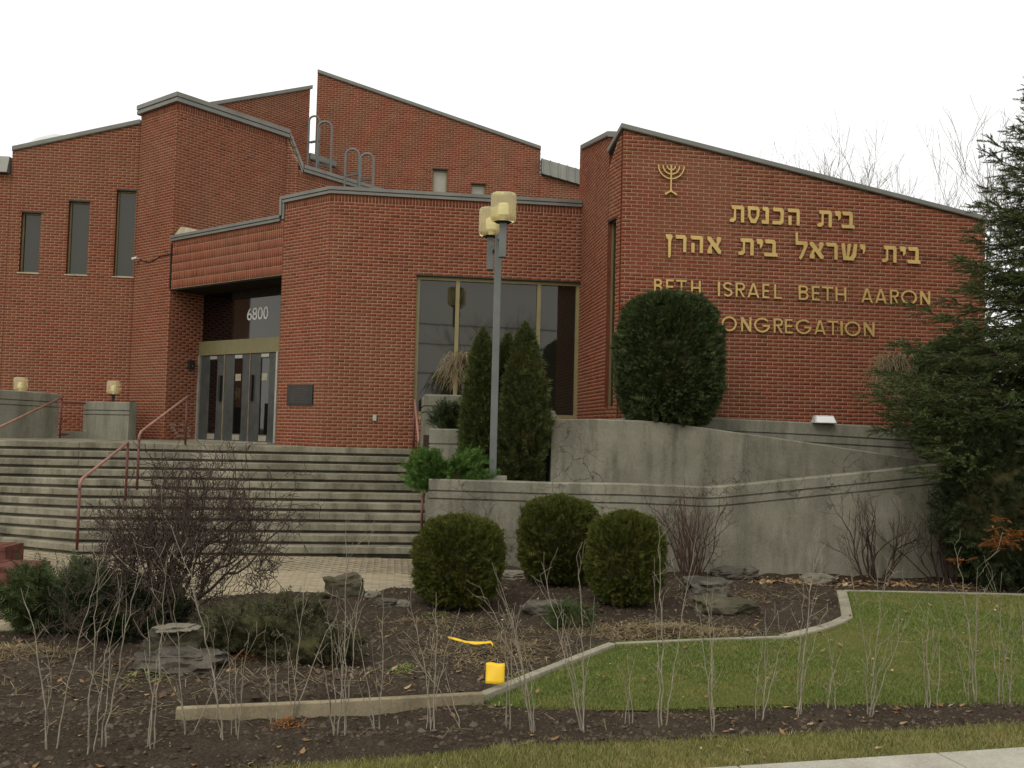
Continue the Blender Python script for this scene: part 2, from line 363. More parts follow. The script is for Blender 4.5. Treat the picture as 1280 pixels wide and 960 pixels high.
BH, BL, MJ = 0.0677, 0.203, 0.0125
BFULL = None
def brick_verts(s0, s1, z0, z1a, z1b, o):
    return [(s0, z0, 0.0), (s1, z0, 0.0), (s1, z1b, 0.0), (s0, z1a, 0.0), (s0 + .001, z0 + .001, o), (s1 - .001, z0 + .001, o), (s1 - .001, z1b - .001, o), (s0 + .001, z1a - .001, o)]
BF = np.array([(4, 5, 6, 7), (0, 1, 5, 4), (1, 2, 6, 5), (2, 3, 7, 6), (3, 0, 4, 7)])
WN = [0]
def wall(P, d, L, z0, za, zb, ops=(), soldier=(), pick=None, back=0.3, label=None, bricks=True, name='wall'):
    """brick wall: a mortar core with openings, and every brick set proud of it"""
    n = np.array([d[1], -d[0]]); top = lambda s: za + (zb - za) * s / L
    mb = MB(); cuts = sorted({0.006, L - 0.006} | {o[0] for o in ops} | {o[1] for o in ops}); cuts = [c for c in cuts if 0.006 <= c <= L - 0.006]
    for a, b in zip(cuts[:-1], cuts[1:]):
        if b - a < 1e-4: continue
        hs = sorted([(o[2], o[3]) for o in ops if o[0] < b - 1e-4 and o[1] > a + 1e-4]); z = z0
        for h0, h1 in hs:
            if h0 > z + 1e-4: mb.wbox(P, d, a, b, -back, 0, z, h0)
            z = h1
        mb.wbox(P, d, a, b, -back, 0, z, top(a), 0, top(b))
    mi = []
    for k in range(len(mb.F)): mi.append(0 if k % 6 == 2 else 1)     # front faces are mortar, the rest brick coloured
    mb.M = mi
    w = mb.build(name, [MORTAR, BRICKPLAIN], bld)
    if label: w['label'] = label
    if not bricks: return w
    rv, picks = [], []
    def put(s0, s1, zz0, zz1):
        ta = min(zz1, top(s0) - 0.002); tb = min(zz1, top(s1) - 0.002)
        if max(ta, tb) < zz0 + 0.006: return
        ta = max(ta, zz0 + 0.005); tb = max(tb, zz0 + 0.005)
        if pick and abs(s1 - s0 - (BL - MJ)) < 1e-3 and ta == zz1 and tb == zz1 and pick((s0 + s1) / 2, zz0): picks.append((s0, zz0)); return
        rv.append(brick_verts(s0, s1, zz0, ta, tb, 0.0035 + random.uniform(-.0012, .0015)))
    def row(zz0, zz1, pitch, j, off):
        iv = [(0.0, L)]
        for o in ops:
            if o[2] < zz1 - 0.012 and o[3] > zz0 + 0.012:
                nv = []
                for a, b in iv:
                    if o[1] <= a or o[0] >= b: nv.append((a, b)); continue
                    if o[0] > a: nv.append((a, o[0]))
                    if o[1] < b: nv.append((o[1], b))
                iv = nv
        for a, b in iv:
            k = math.floor((a - off) / pitch)
            while off + k * pitch < b:
                s0 = max(a, off + k * pitch + j / 2); s1 = min(b, off + (k + 1) * pitch - j / 2)
                if s1 - s0 > 0.012: put(s0, s1, zz0, zz1)
                k += 1
    sold = [(min(a, b), max(a, b)) for a, b in soldier]
    for a, b in sold: row(a + 0.005, b - 0.005, BH, MJ, 0.0)
    k0 = math.floor((z0 - ZL) / BH); k = k0
    zmax = max(za, zb)
    while ZL + k * BH < zmax:
        c0 = ZL + k * BH + 0.006; c1 = c0 + BH - MJ
        if c1 > z0 + 0.015 and not any(c1 > a + 0.01 and c0 < b - 0.01 for a, b in sold):
            row(max(c0, z0), c1, BL, MJ, (BL / 2 if k % 2 else 0.0) + 0.07)
        k += 1
    if rv:
        q = np.array(rv, float).reshape(-1, 3); nb = len(rv)
        W = np.empty_like(q); W[:, 0] = P[0] + d[0] * q[:, 0] + n[0] * q[:, 2]; W[:, 1] = P[1] + d[1] * q[:, 0] + n[1] * q[:, 2]; W[:, 2] = q[:, 1]
        F = (BF[None] + 8 * np.arange(nb)[:, None, None]).reshape(-1, 4)
        bo = mesh('brickwork', W, [F], BRICK, w); bo['kind'] = 'stuff'
    if picks:
        global BFULL
        if BFULL is None:
            q = np.array(brick_verts(0, BL - MJ, 0, BH - MJ, BH - MJ, 0.0035), float); BFULL = bpy.data.meshes.new('brick')
            BFULL.from_pydata([(a[0], -a[2], a[1]) for a in q], [], [tuple(int(i) for i in f) for f in BF]); BFULL.materials.append(BRICK)
        for s0, zz in picks:
            b = bpy.data.objects.new('brick', BFULL); COL.objects.link(b); b.parent = w
            oo = random.uniform(-.0012, .0015)
            b.location = (P[0] + d[0] * s0 + n[0] * oo - WL[w.name][0], P[1] + d[1] * s0 + n[1] * oo - WL[w.name][1], zz)
            b.rotation_euler = (0, 0, math.atan2(d[1], d[0]))
    return w
def part(mb, name, m, parent=bld, **k): return mb.build(name, m, parent, **k)
def xy(P, d, s, o=0.0): return np.array([P[0] + d[0] * s + d[1] * o, P[1] + d[1] * s - d[0] * o])
def p3(q, z): return (float(q[0]), float(q[1]), float(z))
def coping(pts, h=0.15, p=0.06, name='coping', single=False, back=-0.36, m=None):
    if single: prof = [(back, -h), (back, 0.015), (p, 0), (p, -h * .8), (p - 0.012, -h)]
    else: prof = [(back, -h), (back, 0.02), (p, 0), (p, -.45 * h), (p - .03, -.5 * h), (p - .03, -.58 * h), (p - .012, -.6 * h), (p - .012, -.94 * h), (p - .045, -h)]
    return sweep(name, pts, prof[::-1], m or COPING, bld)

# --- street front with the big window (D) and the diagonal entrance front (C)
snap = lambda z: ZL + round((z - ZL) / BH) * BH
wz1, wz0 = ZL + 52 * BH, 2.40
CT = 6.99
wall(P0, U, 5.15, 1.4, CT - .12, CT - .12, ops=[(1.765, 5.15, wz0, wz1)], soldier=[(ZL + 73 * BH, CT - .12)], label='street front with the tall three light window')
wall(P0 + Cd * -1.47, Cd, 1.47, 1.4, CT - .12, CT - .12, soldier=[(ZL + 73 * BH, CT - .12)], label='diagonal front beside the doors')
# recess side wall behind the diagonal front
wall(P0 + Cd * -1.47 + Wd * 2.0, -Wd, 2.0, 1.6, 5.32, 5.32, bricks=False)
# canopy panel of stacked soldier courses
ct = 6.60
wall(P0 + Cd * -5.63, Cd, 4.155, 5.32, ct - .12, ct - .12, soldier=[(5.325 + .195 * i, 5.325 + .195 * (i + 1)) for i in range(5)] + [(6.30, ct - .12)], label='canopy panel of upright bricks in stacked rows')
# tower
BT = 10.07
wall(A0, Cd, 1.61, 1.4, BT - .18, BT - .18, soldier=[(ZL + 117 * BH, BT - .18)], label='left face of the entrance tower')
bw = wall(B0, Wd, 3.25, 1.5, BT - .18, BT - .18, soldier=[(ZL + 117 * BH, BT - .18)], label='right face of the entrance tower')
CH = B0 + Wd * 3.25
wall(CH, U, 0.34, 5.5, BT - .18, 9.2, label='narrow chamfer of the tower')
J0 = CH + U * 0.34
jzA = 9.16
wall(J0, Wd, 5.2, 5.5, jzA - .16, jzA - .16, soldier=[(ZL + 104 * BH, jzA - .16)], label='lower wall behind the tower')
# left wing (A)
wl = 8.8
AL = A0 - U * wl
def az(s): return 8.85 + (9.72 - 8.85) * (s - (wl - 3.0)) / 3.0
awin = [(wl - 2.72, wl - 2.26, snap(5.77), snap(7.22)), (wl - 1.62, wl - 1.13, snap(5.77), snap(7.58)), (wl - .50, wl - .03, snap(5.77), snap(7.89))]
wall(AL + U * (wl - 3.0), U, 3.0, 0.9, az(wl - 3) - .1, az(wl) - .1, ops=[(a - (wl - 3), b - (wl - 3), c, e) for a, b, c, e in awin], label='left wing wall with three slit windows')
wall(AL, U, wl - 3.0, 0.9, 8.1, 8.15, label='lower wall of the left wing')
# right block (E, F)
wall(D1 - Vd * .35, Vd, 2.77, 1.4, 8.20, 7.60, label='side of the right block')
E2v = F0 - E2a; E2L = float(np.linalg.norm(E2v)); E2d = E2v / E2L; E2L -= .05
wall(E2a, E2d, E2L, 1.4, 7.0, 7.6, ops=[(0.0, .36, 2.62, 6.0)], label='corner pier with the slit window')
FL = 6.9
fz = lambda s: 7.64 + (6.35 - 7.64) * s / FL
def fpick(s, z):
    if s < 2.0 and z < 4.95: return False
    return s < 3.55 and z > 4.97 + max(0, 0) and (int(z / BH) % 1 == 0)
cnt = [0]
def fpick2(s, z):
    if fpick(s, z) and z > 5.0 and cnt[0] < 300 and s < 2.0: cnt[0] += 1; return True
    return False
wall(F0, U, FL, 1.6, fz(0) - .07, fz(FL) - .07, pick=fpick2, label='large right wall carrying the gold lettering')
FE = F0 + U * FL
wall(FE, -Vd, 6.0, 1.6, 6.28, 6.28, label='far end of the right block', bricks=False)
# --- high walls behind (G, H)
G0 = at(396, 120, 29.2)[:2]
gs = lambda x, y: on_sz(x, y, G0, U)
gl, gzl = gs(395, 87); gr_, gzr = gs(676, 183)
gops = []
for x0, x1, yt, yb in ((541, 558, 210, 262), (589, 606, 229, 275), (645, 662, 247, 285)):
    a, b = gs(x0, yt), gs(x1, yb); gops.append((a[0], b[0], snap(7.2), snap(a[1])))
wall(G0, U, gr_, 5.5, gzl - .1, gzr - .1, ops=gops, label='tall sloping wall of the sanctuary')
_, gm0 = gs(676, 219); gend, gm1 = gs(760, 243)
wall(G0 + U * gr_, U, gend - gr_, 5.5, gm0, gm1, label='low end of the sanctuary wall')
H1 = onplane(420, 205, G0 - Vd * -0.0, U)[:2] + Vd * 0.25
hL = 5.2; H0 = H1 - Wd * hL
hs = lambda x, y: on_sz(x, y, H0, Wd)
h2, hz2 = hs(388, 106); h1_, hz1 = hs(275, 125.3)
sl_ = (hz2 - hz1) / (h2 - h1_); ha = hz2 - sl_ * h2
_, hlow = hs(389, 192)
wall(H0, Wd, h2, 7.0, ha - .1, hz2 - .1, label='high wall beside the sky slot')
wall(H0 + Wd * h2, Wd, hL - h2, 7.0, hlow - .12, hlow - .12, label='low wall under the sky slot')
# --- copings
coping([p3(xy(P0, Cd, -5.64), ct), p3(xy(P0, Cd, -1.56), ct), p3(xy(P0, Cd, -1.56), CT), p3(P0, CT), p3(xy(P0, U, 5.15), CT)][:2], 0.14)
coping([p3(xy(P0, Cd, -1.50), CT), p3(P0, CT), p3(xy(P0, U, 5.14), CT)], 0.15)
mb = MB(); mb.wbox(P0, Cd, -1.57, -1.503, -.3, .06, ct - .02, CT - .002); mb.wbox(P0, Cd, -1.503, -1.44, -.3, .035, ct - .10, CT - .151); part(mb, 'coping', COPING)
coping([p3(xy(A0, -Wd, -.25), BT), p3(xy(A0, Cd, -.08), BT), p3(B0, BT), p3(xy(B0, Wd, 3.3), BT)][1:], 0.235, 0.09)
mb = MB()
ra, rb = p3(xy(B0, Wd, 3.31, .06), BT), p3(xy(J0, Wd, 0.12, .06), jzA)
n_ = np.array([Wd[1], -Wd[0]])
for k, (o0, o1, t0, t1) in enumerate(((0.0, -.3, 0, -.13), (-.03, -.3, -.131, -.21))):
    mb.hexa([(ra[0] + n_[0] * o0, ra[1] + n_[1] * o0, ra[2] + t1), (rb[0] + n_[0] * o0, rb[1] + n_[1] * o0, rb[2] + t1 - .03), (rb[0] + n_[0] * o1, rb[1] + n_[1] * o1, rb[2] + t1 - .03), (ra[0] + n_[0] * o1, ra[1] + n_[1] * o1, ra[2] + t1),
             (ra[0] + n_[0] * o0, ra[1] + n_[1] * o0, ra[2] + t0), (rb[0] + n_[0] * o0, rb[1] + n_[1] * o0, rb[2] + t0), (rb[0] + n_[0] * o1, rb[1] + n_[1] * o1, rb[2] + t0), (ra[0] + n_[0] * o1, ra[1] + n_[1] * o1, ra[2] + t0)])
part(mb, 'coping', COPING)
coping([p3(xy(J0, Wd, .14), jzA), p3(xy(J0, Wd, 5.2), jzA)], 0.2, 0.08)
coping([p3(xy(AL, U, wl - 3.0), az(wl - 3)), p3(xy(AL, U, wl - .02), az(wl))], 0.12, 0.05, single=True)
coping([p3(D1 - Vd * .1, 8.19), p3(xy(D1, Vd, 2.44), 7.68), ], 0.1, 0.05, single=True)
mb = MB(); mb.wbox(E1, U, .01, .3, -.5, -.01, 7.12, 7.655); part(mb, 'flashing', SEAM)
coping([p3(xy(E2a, E2d, .02), 7.36), p3(F0, fz(0)), p3(FE, fz(FL))], 0.095, 0.055, single=True)
coping([p3(G0, gzl), p3(xy(G0, U, gr_), gzr)], 0.12, 0.06, single=True)
coping([p3(H0, ha), p3(xy(H0, Wd, h2 + .05), hz2)], 0.12, 0.06, single=True)
coping([p3(xy(H0, Wd, h2 + .06), hlow), p3(H1, hlow)], 0.2, 0.06, single=True)
# --- standing seam metal edges of the far roofs
def seam_roof(P, d, s0, s1, z0a, z0b, h, step=0.3):
    mb = MB(); n = int((s1 - s0) / step) + 1
    for k in range(n):
        a = s0 + (s1 - s0) * k / n; b = s0 + (s1 - s0) * (k + 1) / n
        za = z0a + (z0b - z0a) * k / n; zb = z0a + (z0b - z0a) * (k + 1) / n
        q = lambda s, o, z: p3(xy(P, d, s, o), z)
        mb.hexa([q(a, .16, za), q(b, .16, zb), q(b, -.2, zb), q(a, -.2, za), q(a, .03, za + h), q(b, .03, zb + h), q(b, -.2, zb + h), q(a, -.2, za + h)])
        mb.hexa([q(a, .20, za), q(a + .035, .20, za), q(a + .035, .1, za), q(a, .1, za), q(a, .07, za + h + .004), q(a + .035, .07, za + h + .004), q(a + .035, -.03, za + h + .004), q(a, -.03, za + h + .004)])
    o = part(mb, 'seam_roof', SEAM); return o
_, st0 = gs(677, 199); seam_roof(G0, U, gr_ + .03, gend, gm0 + .02, gm1 + .02, st0 - gm0)
seam_roof(AL, U, 0, wl - 3.05, 8.12, 8.17, .42)
# --- roofs
def slab(pts, z, t=0.2, name='roof', m=ROOF):
    n = len(pts); V = [(p[0], p[1], z - t) for p in pts] + [(p[0], p[1], z) for p in pts]
    F = [tuple(range(n - 1, -1, -1)), tuple(range(n, 2 * n))] + [(i, (i + 1) % n, n + (i + 1) % n, n + i) for i in range(n)]
    return mesh(name, V, F, m, bld)
slab([xy(P0, Cd, -5.5, -.32), xy(P0, Cd, -.15, -.32), xy(P0, U, 5.0, -.32), xy(P0, U, 5.0, -9.5), xy(J0, Wd, 5.0, .05), xy(J0, Wd, .1, .05), xy(B0, Wd, .4, .05)], 6.42)
slab([xy(A0, Cd, .2, -.32), xy(B0, Cd, -.25, -.32), xy(B0, Wd, 3.2, -.32), xy(A0, Wd, 3.4, .5)], 9.75)
slab([xy(AL, U, 0, -.32), xy(AL, U, wl - .1, -.32), xy(AL, U, wl - .1, -6), xy(AL, U, 0, -6)], 8.0)
slab([xy(F0, U, .4, -.32), xy(FE, U, -.32, -.32), xy(FE, U, -.32, -5.8), xy(F0, U, 0.1, -5.8)], 6.1)
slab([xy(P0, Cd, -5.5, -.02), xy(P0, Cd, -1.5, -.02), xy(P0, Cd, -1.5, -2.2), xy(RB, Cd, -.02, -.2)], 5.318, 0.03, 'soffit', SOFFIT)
# skylight dome behind the left wing
dc = at(78, 168, 27); V = []; F = []
for i in range(7):
    for k in range(24):
        e = i / 6 * pi / 2; V.append((dc[0] + 1.5 * cos(e) * cos(2 * pi * k / 24), dc[1] + 1.5 * cos(e) * sin(2 * pi * k / 24), dc[2] - 2.0 + 1.95 * sin(e)))
for i in range(6):
    for k in range(24): F.append((i * 24 + k, i * 24 + (k + 1) % 24, (i + 1) * 24 + (k + 1) % 24, (i + 1) * 24 + k))
mesh('skylight_dome', V, F, plain('milky acrylic', (0.50, 0.53, 0.46), 0.35, var=0.1), bld, smooth=True)
# small pale flashing gable at the left end of the canopy
ga = P0 + Cd * -5.60; mb = MB()
q = lambda s, o, z: p3(xy(ga, Cd, s, o), z)
mb.hexa([q(.03, .0, ct), q(.95, .0, ct), q(.95, -.3, ct), q(.03, -.3, ct), q(.22, -.05, ct + .2), q(.45, -.05, ct + .16), q(.45, -.3, ct + .16), q(.22, -.3, ct + .2)])
part(mb, 'flashing', plain('beige flashing', (0.36, 0.33, 0.22), 0.6))

# --- windows
def slit_window(P, d, s0, s1, z0, z1, pane=GLASS, sill=True, fr=0.035, dep=0.14, parent=bld, lit=None):
    mb = MB()
    mb.wbox(P, d, s0, s0 + fr, -dep - .05, -dep + .02, z0, z1); mb.wbox(P, d, s1 - fr, s1, -dep - .05, -dep + .02, z0, z1)
    mb.wbox(P, d, s0 + fr, s1 - fr, -dep - .05, -dep + .018, z1 - fr, z1); mb.wbox(P, d, s0 + fr, s1 - fr, -dep - .05, -dep + .018, z0, z0 + fr)
    f = part(mb, 'window', GOLDFRAME, parent)
    mb = MB(); mb.wbox(P, d, s0 + fr, s1 - fr, -dep - .03, -dep - .015, z0 + fr, z1 - fr); part(mb, 'pane', pane, f)
    mb = MB(); mb.wbox(P, d, s0 - .02, s1 + .06, -.1, .006, z1 - .004, z1 + .03); part(mb, 'lintel_shadow', PLAQUE, f)  # dark lintel strip, drawn for the shadow line at the window head
    if sill:
        mb = MB(); mb.wbox(P, d, s0 - .03, s1 + .03, -dep, .03, z0 - .03, z0); part(mb, 'sill', plain('pale sill', (0.42, 0.37, 0.27), 0.8), f)
    return f
for a, b, c, e in awin: slit_window(AL, U, a, b, c, e)
for a, b, c, e in gops: slit_window(G0, U, a, b, c, e, GLASSSKY, False, .05)
slit_window(E2a, E2d, 0.0, .36, 2.62, 6.0, GLASS2, False, .022, .09)
# big window
mb = MB(); s0, s1 = 1.765, 5.148
fw = .07; mull = [on_sz(573, 350, P0, U)[0], on_sz(675, 356, P0, U)[0]]
edges = [s0 + fw / 2] + mull + [s1 - fw / 2]
mb.wbox(P0, U, s0, s0 + fw, -.2, -.09, wz0, wz1); mb.wbox(P0, U, s1 - fw, s1, -.2, -.09, wz0, wz1)
for m_ in mull: mb.wbox(P0, U, m_ - .04, m_ + .04, -.2, -.09, wz0 + fw, wz1 - fw)
mb.wbox(P0, U, s0 + fw, s1 - fw, -.2, -.094, wz1 - fw, wz1); mb.wbox(P0, U, s0 + fw, s1 - fw, -.2, -.094, wz0, wz0 + fw + .04)
big = part(mb, 'window', GOLDFRAME); big['label'] = 'tall three light window with champagne frame'
mb = MB(); mb.wbox(P0, U, s0 - .03, s1 - .002, -.1, .006, wz1 - .004, wz1 + .022); part(mb, 'lintel_shadow', PLAQUE, big)  # dark strip standing in for the shade above the frame
for a, b in zip(edges[:-1], edges[1:]):
    mb = MB(); mb.wbox(P0, U, a + .02, b - .02, -.165, -.15, wz0 + .05, wz1 - .03); part(mb, 'pane', GLASS, big)
# entrance: transom, bar and three doors
dL = 3.10; dz = ZL + .012
mb = MB(); mb.wbox(RB, Cd, 0.0, dL, -.12, .02, 3.80, 4.14); part(mb, 'transom_bar', plain('olive gold transom', (0.20, 0.175, 0.085), 0.45, 0.3, 0.1))
mb = MB(); mb.wbox(RB, Cd, 0.02, 1.215, -.10, -.06, 4.14, 5.30); part(mb, 'transom_pane', GLASS2)
mb = MB(); mb.wbox(RB, Cd, 1.225, dL, -.10, -.055, 4.14, 5.10); tp = part(mb, 'transom_pane', GLASS); tp['label'] = 'grey transom pane with white 6800'
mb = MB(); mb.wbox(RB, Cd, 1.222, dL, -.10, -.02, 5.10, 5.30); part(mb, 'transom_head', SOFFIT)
mb = MB(); mb.wbox(RB, Cd, -.0, .07, -.12, .03, ZL, 3.80); part(mb, 'door_jamb', ALU)
mb = MB(); mb.wbox(RB, Cd, dL - .07, dL - .01, -.12, .05, ZL, 3.80); part(mb, 'door_jamb', ALU)
mb = MB(); mb.wbox(RB, Cd, -.0, dL, -.3, .25, ZL - .02, ZL + .012); part(mb, 'threshold', ALU)
dw = (dL - .14) / 3
for i in range(3):
    a = .07 + dw * i + .012; b = a + dw - .024; g0 = a + dw * .36; g1 = a + dw * .68
    mb = MB(); mb.wbox(RB, Cd, a, g0, -.07, -.01, dz, 3.795); mb.wbox(RB, Cd, g1, b, -.07, -.01, dz, 3.795)
    mb.wbox(RB, Cd, g0, g1, -.07, -.012, dz, dz + .17); mb.wbox(RB, Cd, g0, g1, -.07, -.012, 3.68, 3.795)
    dr = part(mb, 'door', DOORMETAL); bevel(dr, .006, 1)
    mb = MB(); mb.wbox(RB, Cd, g0 + .001, g1 - .001, -.05, -.035, dz + .171, 3.679); part(mb, 'pane', GLASS2, dr)
    mb = MB(); mb.wbox(RB, Cd, g0 + .02, g1 - .02, -.011, -.004, 3.70, 3.775); part(mb, 'top_plate', ALU, dr)
    mb = MB(); mb.wbox(RB, Cd, g0 + .02, g1 - .02, -.011, -.004, dz + .02, dz + .15); part(mb, 'kick_plate', plain('worn kick plate', (0.24, 0.22, 0.16), .5), dr)
    hx = a + .10 if i else b - .16
    if i != 1:
        mb = MB(); mb.wbox(RB, Cd, (b - .15 if i == 0 else a + .05), (b - .07 if i == 0 else a + .13), .0, .05, ZL + .95, ZL + 1.55); part(mb, 'handle', DOORDARK, dr)
    if i:
        mb = MB(); mb.wbox(RB, Cd, g0 + .03, g1 - .08, -.034, -.03, ZL + 1.42, ZL + 1.58); part(mb, 'notice', plain('pale notice paper', (0.30, 0.28, 0.2), .8), dr)
    if i < 2:
        mb = MB(); mb.wbox(RB, Cd, b + .004, b + .02, -.08, .012, dz, 3.795); part(mb, 'door_stop', plain('tan weather strip', (0.24, 0.19, 0.12), .6))
# --- plaque, outlet, intercom, camera with its cable, junction mark
mb = MB(); s_, z_ = on_sz(360.5, 481, P0, Cd); s2_, z2_ = on_sz(391.5, 506.5, P0, Cd)
mb.wbox(P0, Cd, s_, s2_, .0, .035, z2_, z_ + .0); pl = bevel(part(mb, 'plaque', PLAQUE), .008)
mb = MB()
for k in range(7): mb.wbox(P0, Cd, s_ + .12, s2_ - .12 - random.uniform(0, .2), .034, .039, z_ - .09 - .045 * k, z_ - .075 - .045 * k)
part(mb, 'raised_lines', plain('worn bronze', (0.07, 0.065, 0.05), .4, .4), pl)
s_, z_ = on_sz(468.5, 522.5, P0, U)
mb = MB(); mb.wbox(P0, U, s_ - .04, s_ + .035, .0, .045, z_ - .06, z_ + .06); bevel(part(mb, 'outlet_box', plain('pale outlet cover', (0.34, 0.36, 0.27), .6)), .006)
s_, z_ = on_sz(238.5, 456, B0, Wd)
mb = MB(); mb.wbox(B0, Wd, s_ - .09, s_ + .07, .0, .07, z_ - .11, z_ + .11); ic = bevel(part(mb, 'intercom', PLAQUE), .01)
mb = MB(); mb.tube([p3(xy(B0, Wd, s_, .068), z_ - .03), p3(xy(B0, Wd, s_, .078), z_ - .03)], .012); part(mb, 'call_button', ALU, ic)
s_, z_ = on_sz(173, 325, P0, Cd)
mb = MB(); mb.tube([p3(xy(P0, Cd, s_ + .06, .0), z_ + .02), p3(xy(P0, Cd, s_ + .06, .1), z_ + .03)], .014)
mb.tube([p3(xy(P0, Cd, s_ + .09, .09), z_ + .03), p3(xy(P0, Cd, s_ - .05, .13), z_ + .01)], .036, 10); part(mb, 'security_camera', plain('pale camera housing', (0.55, 0.52, 0.44), .5), smooth=False)
mb = MB(); cp = []
for t in np.linspace(0, 1, 9): cp.append(p3(xy(P0, Cd, s_ + .1 + t * 1.42, .012), z_ + .0 - .10 * sin(pi * min(1, t * 1.6)) + .0 * t))
mb.tube(cp, .012, 5); part(mb, 'cable', SOFFIT)
mb = MB(); s_, z_ = on_sz(236, 292, P0, Cd); mb.wbox(P0, Cd, -5.637, -5.60, .008, .03, 5.33, 6.42); part(mb, 'expansion_joint', SOFFIT)
# salt stained patch at the tower foot (bricks with efflorescence)
mb = MB()
for k in range(5):
    for j in range(6):
        if random.random() < .55:
            zz = ZL + .05 + .0677 * k + .007; a = .12 + j * .1015 * 1.0 + (.05 if k % 2 else 0)
            mb.wbox(B0, Wd, a, a + .09, .0, .0125, zz, zz + .055)
so_ = part(mb, 'stained_brick', EFFLO, bw); so_['kind'] = 'stuff'
# --- gold lettering (flat cut letters on the right wall)
def curve_letter(name, loops, m, P, d, s0, z0, depth=.02, stand=.03, parent=bld):
    cu = bpy.data.curves.new(name, 'CURVE'); cu.dimensions = '2D'; cu.fill_mode = 'BOTH'; cu.extrude = depth / 2
    for lp in loops:
        sp = cu.splines.new('POLY'); sp.points.add(len(lp) - 1); sp.use_cyclic_u = True
        for i, (x, y) in enumerate(lp): sp.points[i].co = (x, y, 0, 1)
    ob = bpy.data.objects.new(name, cu); COL.objects.link(ob)
    me = bpy.data.meshes.new_from_object(ob.evaluated_get(bpy.context.evaluated_depsgraph_get()))
    bpy.data.objects.remove(ob); me.materials.clear(); me.materials.append(m)
    n = np.array([d[1], -d[0]])
    V = np.empty(len(me.vertices) * 3); me.vertices.foreach_get('co', V); V = V.reshape(-1, 3)
    W = np.empty_like(V); W[:, 0] = P[0] + d[0] * (s0 + V[:, 0]) + n[0] * (stand + V[:, 2]); W[:, 1] = P[1] + d[1] * (s0 + V[:, 0]) + n[1] * (stand + V[:, 2]); W[:, 2] = z0 + V[:, 1]
    W = W - WL[parent.name]; me.vertices.foreach_set('co', W.ravel()); me.update(); me.name = name
    return link(name, me, parent)
def arc(cx, cy, rx, ry, a0, a1, n=14):
    return [(cx + rx * cos(radians(a0 + (a1 - a0) * i / n)), cy + ry * sin(radians(a0 + (a1 - a0) * i / n))) for i in range(n + 1)]
